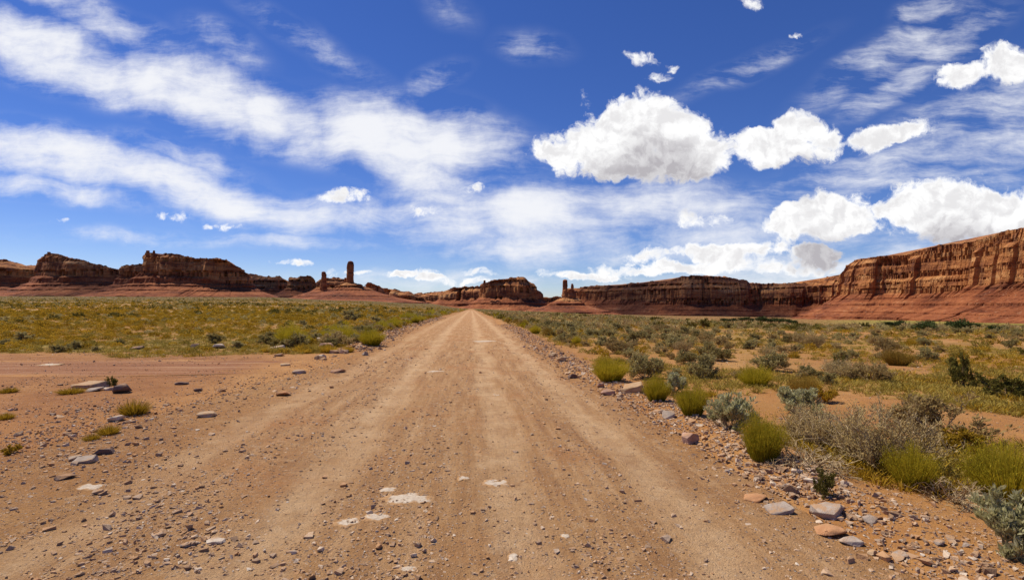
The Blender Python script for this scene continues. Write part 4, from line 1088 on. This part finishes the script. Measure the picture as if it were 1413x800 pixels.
SH = [  # kind, column, foot row, width, height, name, label, variant
    ('broom', 1053, 640, 54, 58, 'rabbitbrush', 'bright green upright broom bush left of the big grey twiggy shrubs', 0),
    ('broom', 1258, 678, 60, 52, 'rabbitbrush', 'bright green broom bush in front of the big grey twiggy shrub', 1),
    ('broom', 1392, 700, 100, 72, 'rabbitbrush', 'large yellow-green broom bush cut by the right edge of the view', 2),
    ('broom', 955, 575, 42, 36, 'rabbitbrush', 'upright olive green broom bush on the right verge beside the silver sagebrush', 2),
    ('broom', 906, 554, 36, 32, 'rabbitbrush', 'dark green broom bush right of the flat tan boulder', 1),
    ('broom', 842, 528, 48, 30, 'rabbitbrush', 'bright green low bush left of the grey round sagebrush on the verge', 0),
    ('broom', 1042, 534, 44, 26, 'rabbitbrush', 'yellow-green bush on sand right of the rounded dark grey sagebrush', 2),
    ('goldbroom', 1110, 548, 42, 30, 'rabbitbrush', 'golden brown broom bush behind the pale silver sage', 0),
    ('oliveleaf', 1135, 558, 38, 26, 'shrub', 'dark olive shrub touching the golden brown broom bush', 1),
    ('sage', 890, 525, 66, 40, 'sagebrush', 'round pinkish grey sagebrush behind the flat tan boulder', 0),
    ('sage', 968, 524, 56, 36, 'sagebrush', 'rounded dark grey sagebrush standing alone right of the round pinkish one', 1),
    ('silver', 930, 545, 42, 30, 'sagebrush', 'small pale sagebrush behind the dark green broom bush', 0),
    ('silver', 1006, 596, 82, 52, 'sagebrush', 'pale silver sagebrush on the right verge above the bright upright broom bush', 1),
    ('silver', 1101, 573, 72, 36, 'sagebrush', 'low wide pale silver sage in front of the golden brown broom bush', 0),
    ('twiggy', 1128, 624, 135, 72, 'dry_shrub', 'tangled bare grey shrub leaning left of the biggest twiggy one', 0),
    ('twiggy', 1212, 660, 185, 104, 'dry_shrub', 'biggest bare grey twiggy shrub on the right sand', 1),
    ('dead', 1118, 656, 140, 60, 'dead_branches', 'bleached dead branches fanned out under the tangled grey shrub', 0),
    ('greyleaf', 1300, 616, 160, 64, 'dry_shrub', 'broad grey-brown shrub behind the biggest twiggy one', 1),
    ('oliveleaf', 1325, 632, 90, 36, 'shrub', 'olive green shrub growing at the right foot of the broad grey-brown shrub', 0),
    ('dead', 1316, 706, 130, 62, 'dead_branches', 'flat heap of dead grey branches beside the large yellow-green broom', 1),
    ('silver', 1398, 780, 130, 96, 'sagebrush', 'nearest silver sage with pale leaves at the lower right corner', 1),
    ('dark', 1140, 690, 36, 30, 'weed', 'small dark green weed alone on the verge above the broad grey boulder', 0),
    ('dark', 1322, 535, 38, 36, 'shrub', 'dark upright shrub on open sand in the middle right', 0),
    ('dark', 1385, 552, 70, 30, 'shrub', 'wide dark shrub at the right edge on open sand', 1),
    ('dark', 1156, 512, 18, 20, 'shrub', 'small almost black shrub left of the wide greyish twiggy one', 1),
    ('greyleaf', 1200, 529, 70, 32, 'dry_shrub', 'wide greyish twiggy shrub right of the small almost black one', 0),
    ('sage', 1062, 515, 60, 26, 'sagebrush', 'grey sagebrush behind the yellow-green bush on sand', 2),
    ('goldbroom', 1240, 505, 40, 22, 'rabbitbrush', 'yellow bush in the open scrub of the right middle distance', 1),
    ('grass', 1290, 560, 44, 18, 'grass_tuft', 'dry yellow grass tuft on sand below the dark upright shrub', 0),
    ('broom', 513, 478, 34, 22, 'rabbitbrush', 'bright green round bush at the end of the left verge row', 0),
    ('olive', 480, 487, 22, 12, 'grass_tuft', 'small green tuft in front of the bright round bush on the left verge', 1),
    ('sage', 483, 443, 32, 15, 'sagebrush', 'dark rounded sagebrush standing above the left scrub', 1),
    ('sage', 520, 447, 22, 11, 'sagebrush', 'smaller dark sagebrush right of the rounded one in the left scrub', 2),
    ('olive', 185, 575, 50, 26, 'grass_tuft', 'bushy green tuft alone on the left dirt', 0),
    ('olive', 150, 602, 34, 17, 'grass_tuft', 'yellow-green tuft below the bushy one on the left dirt', 1),
    ('olive', 126, 609, 26, 12, 'grass_tuft', 'low sparse tuft left of the yellow-green one on the left dirt', 2),
    ('dark', 152, 533, 18, 12, 'weed', 'dark green weed between the slab and the dark squarish block', 1),
    ('olive', 98, 545, 40, 11, 'grass_tuft', 'thin low green tuft near the left slabs', 2),
    ('olive', 12, 543, 30, 10, 'grass_tuft', 'thin green tuft at the left edge below the side track', 0),
    ('olive', 8, 580, 26, 12, 'grass_tuft', 'yellowish tuft at the left edge of the bare dirt', 1),
    ('oliveleaf', 15, 628, 26, 14, 'weed', 'spindly weed at the lower left edge', 0),
]
for (k, px, py, w, h, nm, lb, v) in SH: plant(k, px, py, w, h, nm, lb, v, 'dead wood' if nm == 'dead_branches' else ('grass' if nm == 'grass_tuft' else 'shrub'))

TAKEN = [(o.location.x, o.location.y, max(.15, o.scale.x * .4)) for o in COL.objects if o.get('category') in ('shrub', 'dead wood', 'grass')]
def build_scrub():
    # --- candidate plants over the whole plain, nearest first; the first 300 are objects, the rest one mass
    def cand(n, y0, y1, qa, qb, cap):
        ly = math.log(y1 / y0); y = y0 * np.exp(rng.uniform(0, ly, n)); q = rng.uniform(qa, qb, n)
        d = n / ly / (qb - qa) / y ** 2                # plants per square metre as drawn
        c = cap(q * y, y); keep = rng.uniform(0, 1, n) < np.minimum(1, c / d)
        return (q * y)[keep], y[keep]
    clump = lambda x, y, s: sst(fbm(x * .14, y * .14, 0, 500 + s, 3), .40, .60)
    def capL(x, y): return 3.0 * (veg_amount(x, y) > .5) * (.55 + .7 * clump(x, y, 1)) + 2.0 * (y > 17.5) * np.exp(-((road_lat(x, y) + 5.4) / .9) ** 2)
    def capR(x, y):
        lat = road_lat(x, y); near = sst(y, 7, 17)
        strip = np.exp(-((lat - 4.2) / 1.6) ** 2) * sst(y, 10, 13)
        far = 1 - .86 * sst(y, 45, 100) * sst(x / y, .12, .4)
        return (lat > road_r(y) + .95) * (1.0 * clump(x, y, 2) * (.10 + .90 * near) + .12 + 1.0 * strip) * far
    xl, yl = cand(26000, 16, 900, -1.12, -.06, capL)
    xr, yr = cand(30000, 5, 900, -.10, 1.12, capR)
    lat = road_lat(xl, yl); k = lat < road_l(yl) - .25 - .3 * (yl < 30); xl, yl = xl[k], yl[k]
    x = np.r_[xl, xr]; y = np.r_[yl, yr]; left = np.r_[np.ones(len(xl), bool), np.zeros(len(xr), bool)]
    ok = np.ones(len(x), bool)
    for (tx, ty, tr) in TAKEN: ok &= np.hypot(x - tx, y - ty) > tr + .2
    # keep the wash, the red bank and its flat clear of tall scrub
    px = x / y * FPX + CX
    x, y, left = x[ok], y[ok], left[ok]; lat = road_lat(x, y)   # lateral distance from the road's axis
    u = rng.uniform(0, 1, len(x)); patch = fbm(x * .07, y * .07, 0, 510, 3)
    kinds = np.empty(len(x), object)
    # left: yellow-green low growth with sage; right: grey sage by the road, gold grass and sand beyond
    for i in range(len(x)):
        if left[i]:
            t = u[i] + (patch[i] - .5) * .9
            kinds[i] = 'olive' if t < .54 else 'grass' if t < .78 else 'oliveleaf' if t < .90 else 'sage' if t < .985 else 'dark'
            if lat[i] > -9 and u[i] > .6 and y[i] > 19: kinds[i] = ('sage', 'oliveleaf', 'broom', 'greyleaf')[int(u[i] * 997) % 4]
            elif y[i] < 32 and kinds[i] in ('dark', 'sage', 'oliveleaf'): kinds[i] = ('olive', 'grass', 'olive', 'sage')[int(u[i] * 991) % 4]
        else:
            t = u[i] + (patch[i] - .5) * .8
            near = lat[i] < 14 + y[i] * .08
            if lat[i] < 4.6 and u[i] < .5: kinds[i] = ('broom', 'sage', 'olive', 'goldbroom')[int(u[i] * 997) % 4]
            elif near: kinds[i] = 'sage' if t < .26 else 'greyleaf' if t < .48 else 'grass' if t < .70 else 'olive' if t < .88 else 'twiggy' if t < .95 else 'dark'
            else: kinds[i] = 'grass' if t < .40 else 'olive' if t < .60 else 'sage' if t < .78 else 'greyleaf' if t < .90 else 'dark'
    SIZE = {'olive': (.42, .26), 'grass': (.40, .25), 'oliveleaf': (.55, .36), 'sage': (.72, .45), 'dark': (.75, .5), 'greyleaf': (.78, .46), 'twiggy': (.8, .45), 'broom': (.55, .5), 'goldbroom': (.5, .45)}
    s = np.clip(rng.lognormal(-.05, .28, len(x)), .5, 1.7)
    s = s * np.where(left, .82 + .2 * sst(y, 30, 80) + .45 * (lat > -7.5), .88 + .2 * sst(y, 30, 90))
    flat = np.where(left, .68, .8)
    w = np.array([SIZE[k][0] for k in kinds]) * s; h = np.array([SIZE[k][1] for k in kinds]) * s * flat * rng.uniform(.85, 1.15, len(x))
    show = np.argsort(-(w * h) / y ** 2 * np.where(np.isin(kinds, ['grass', 'olive']), .55, 1))
    solo = np.zeros(len(x), bool); cnt = {}
    NAME = {'olive': ('scrub_tuft', 'low yellow-green tuft'), 'grass': ('grass_tuft', 'dry golden grass tuft'), 'oliveleaf': ('shrub', 'small olive green shrub'), 'sage': ('sagebrush', 'rounded grey-green sagebrush'),
            'dark': ('shrub', 'dark green low shrub'), 'greyleaf': ('dry_shrub', 'dry grey-brown shrub'), 'twiggy': ('dry_shrub', 'bare twiggy grey shrub'), 'broom': ('rabbitbrush', 'green broom-like bush'), 'goldbroom': ('rabbitbrush', 'golden broom-like bush')}
    n = 0
    for i in show:
        if n >= 258 : break
        if abs(x[i] / y[i]) > 1.0 or y[i] > 60: continue
        n += 1; solo[i] = True
        nm, lb = NAME[kinds[i]]
        where = ('in the scrub plain left of the road' if left[i] else 'in the sandy scrub right of the road')
        plant_obj(kinds[i], int(rng.integers(0, 3)), nm, float(x[i]), float(y[i]), float(w[i]), float(h[i]), lb + ' ' + where,
                  'grass' if nm in ('grass_tuft', 'scrub_tuft') else 'shrub', lb + 's ' + where, False)
    # --- the rest: one mass, lighter templates
    rest = ~solo
    LOD = {}
    mk = {'olive': 'olive', 'grass': 'grass', 'oliveleaf': 'olive', 'sage': 'sage', 'dark': 'dark', 'greyleaf': 'grey', 'twiggy': 'grey', 'broom': 'rab', 'goldbroom': 'rabgold'}
    names = ['olive', 'grass', 'sage', 'dark', 'grey', 'rab', 'rabgold']
    parts, rnd, tips = [], [], []
    for band, (y0, y1, nl, size) in enumerate(((0, 28, 260, .085), (28, 70, 110, .13), (70, 160, 44, .21), (160, 5000, 20, .30))):
        for kd in mk:
            for vv in range(2):
                sel = rest & (y >= y0) & (y < y1) & (kinds == kd) & (np.arange(len(x)) % 2 == vv)
                if not sel.any(): continue
                V, F, T, m = t_mound(600 + band * 20 + vv + list(mk).index(kd) * 3, mk[kd], nl, size)['foliage']
                xs, ys = x[sel], y[sel]; nsel = sel.sum()
                pp, inst = scatter([(V, F, names.index(m))], xs, ys, gz(xs, ys) - .02, np.stack([w[sel], w[sel] * rng.uniform(.8, 1.2, nsel), h[sel] * 2.1], -1), rng.uniform(0, 6.28, nsel))
                parts += pp; rr = rng.uniform(0, 1, nsel); rnd.append(rr[inst[0]]); tips.append(np.tile(T, nsel) * 0)
    me = make_mesh('scrub', parts, [M[n_] for n_ in names], False, {'rnd': np.concatenate(rnd), 'tip': np.concatenate(tips)})
    tag(link('scrub', me), 'uncounted sagebrush and dry grass covering the far plain on both sides of the road', 'scrub', None, 'stuff')
    # --- grass litter between the near plants on the right and at the scrub edge on the left
    n = 42000
    yy = 4.5 * np.exp(rng.uniform(0, math.log(75 / 4.5), n)); xx = rng.uniform(-1.05, 1.05, n) * yy; la = road_lat(xx, yy)
    pt = fbm(xx * .35, yy * .35, 0, 520, 4)
    k = np.where(la > 0, (la > road_r(yy) + .9) * (rng.uniform(0, 1, n) < sst(pt, .42, .62)), (veg_amount(xx, yy) > .3))  > 0
    xx, yy = xx[k], yy[k]; m_ = len(xx)
    V, F, T = blades(np.random.default_rng(9), 26, .5, .5, .9, .030, .4, .5)
    pp, inst = scatter([(V, F, 0)], xx, yy, gz(xx, yy) - .01, np.stack([rng.uniform(.22, .45, m_) * (1 + yy * .008), rng.uniform(.22, .45, m_) * (1 + yy * .008), rng.uniform(.12, .36, m_)], -1), rng.uniform(0, 6.28, m_))
    pp = [(pp[0][0], pp[0][1], np.repeat((fbm(xx * .2, yy * .2, 0, 530, 3) + rng.normal(0, .12, m_) > .58).astype(int), len(F)))]
    me = make_mesh('dry_grass', pp, [M['grass'], M['olive']], False, {'rnd': rng.uniform(0, 1, m_)[inst[0]], 'tip': np.tile(T, m_) * 0})
    tag(link('dry_grass', me), 'thin dry yellow grass sprinkled over the sand between the shrubs', 'grass', None, 'stuff')
build_scrub()


# ------------------------------------------------------------------ trees of the wash
def build_trees():
    r = np.random.default_rng(77)
    def crown(seed, n=900):
        q = np.random.default_rng(seed); cl = q.normal(0, 1, (9, 3)); cl /= np.linalg.norm(cl, axis=1)[:, None]; cl *= q.uniform(.15, .42, 9)[:, None]; cl[:, 2] = np.abs(cl[:, 2]) * .8 + .42
        i = q.integers(0, 9, n); P = cl[i] + q.normal(0, .115, (n, 3)); P[:, 2] = np.maximum(P[:, 2], .06)
        return leafcloud(q, P, (P - [0, 0, .4]) * 1.2, .075, 1.8)
    def trunk(seed):
        q = np.random.default_rng(seed); L = []
        for k in range(5):
            a = q.uniform(0, 6.28); e = q.uniform(.9, 1.4); d = np.array([math.cos(a) * math.cos(e), math.sin(a) * math.cos(e), math.sin(e)])
            t = np.linspace(0, .65, 6)[:, None]; L.append((d * t + np.array([0, 0, -.03]) + .03 * np.sin(t * 9 + k), np.linspace(.035, .010, 6)))
        return tubes(L, 6)
    CR = []
    for s in range(4):
        V, F, T = crown(700 + s); c = make_mesh('crown', [(V, F, 0)], [M['tree']], False, {'tip': T * 0})
        V, F, T = trunk(710 + s); CR.append((c, make_mesh('trunk', [(V, F, 0)], [M['bark']], False, {'tip': T * 0})))
    def tree(px, py, Y, wpx, hpx, label, group=None, k=0):
        x = (px - CX) / FPX * Y; o = bpy.data.objects.new('tamarisk_tree', None); COL.objects.link(o); o.empty_display_size = .5
        o.location = (x, Y, float(gz(x, Y)) - .05); o.scale = (wpx / FPX * Y,) * 2 + (hpx * 1.25 / FPX * Y,); o.rotation_euler = (0, 0, r.uniform(0, 6.28))
        link('crown', CR[k % 4][0], o); link('trunk', CR[k % 4][1], o); tag(o, label, 'tree', group)
    for i, (px, w, h) in enumerate([(1000, 14, 5), (1013, 12, 5), (1026, 16, 7), (1038, 13, 6), (1050, 18, 9), (1062, 14, 7), (1074, 16, 8), (1086, 15, 7), (1095, 12, 6), (1006, 18, 4)]):
        tree(px, 452, 330 + 12 * (i % 4), w, h, 'dark green tree in the row along the wash below the long mesa', 'trees in the wash', i)
    for i, (px, py, w, h, lb) in enumerate([(1228, 467, 26, 8, 'dark spreading tree farthest left of the right-hand thicket'), (1243, 466, 16, 10, 'taller dark tree beside the spreading one in the open flat'),
            (1278, 468, 17, 10, 'round dark green tree alone in the flat below the right cliff'), (1276, 482, 26, 13, 'low wide dark green tree in front of the round one'),
            (1315, 469, 20, 9, 'dark tree behind the brightest green one'), (1326, 480, 26, 17, 'brightest green tree beside the pale dry gully'), (1345, 472, 14, 8, 'small dark tree right of the pale dry gully'), (1372, 483, 18, 10, 'small dark tree farthest to the right in the flat')]):
        Y = 42 if py > 474 else 75
        tree(px, py, Y, w, h, lb, None, i)
build_trees()
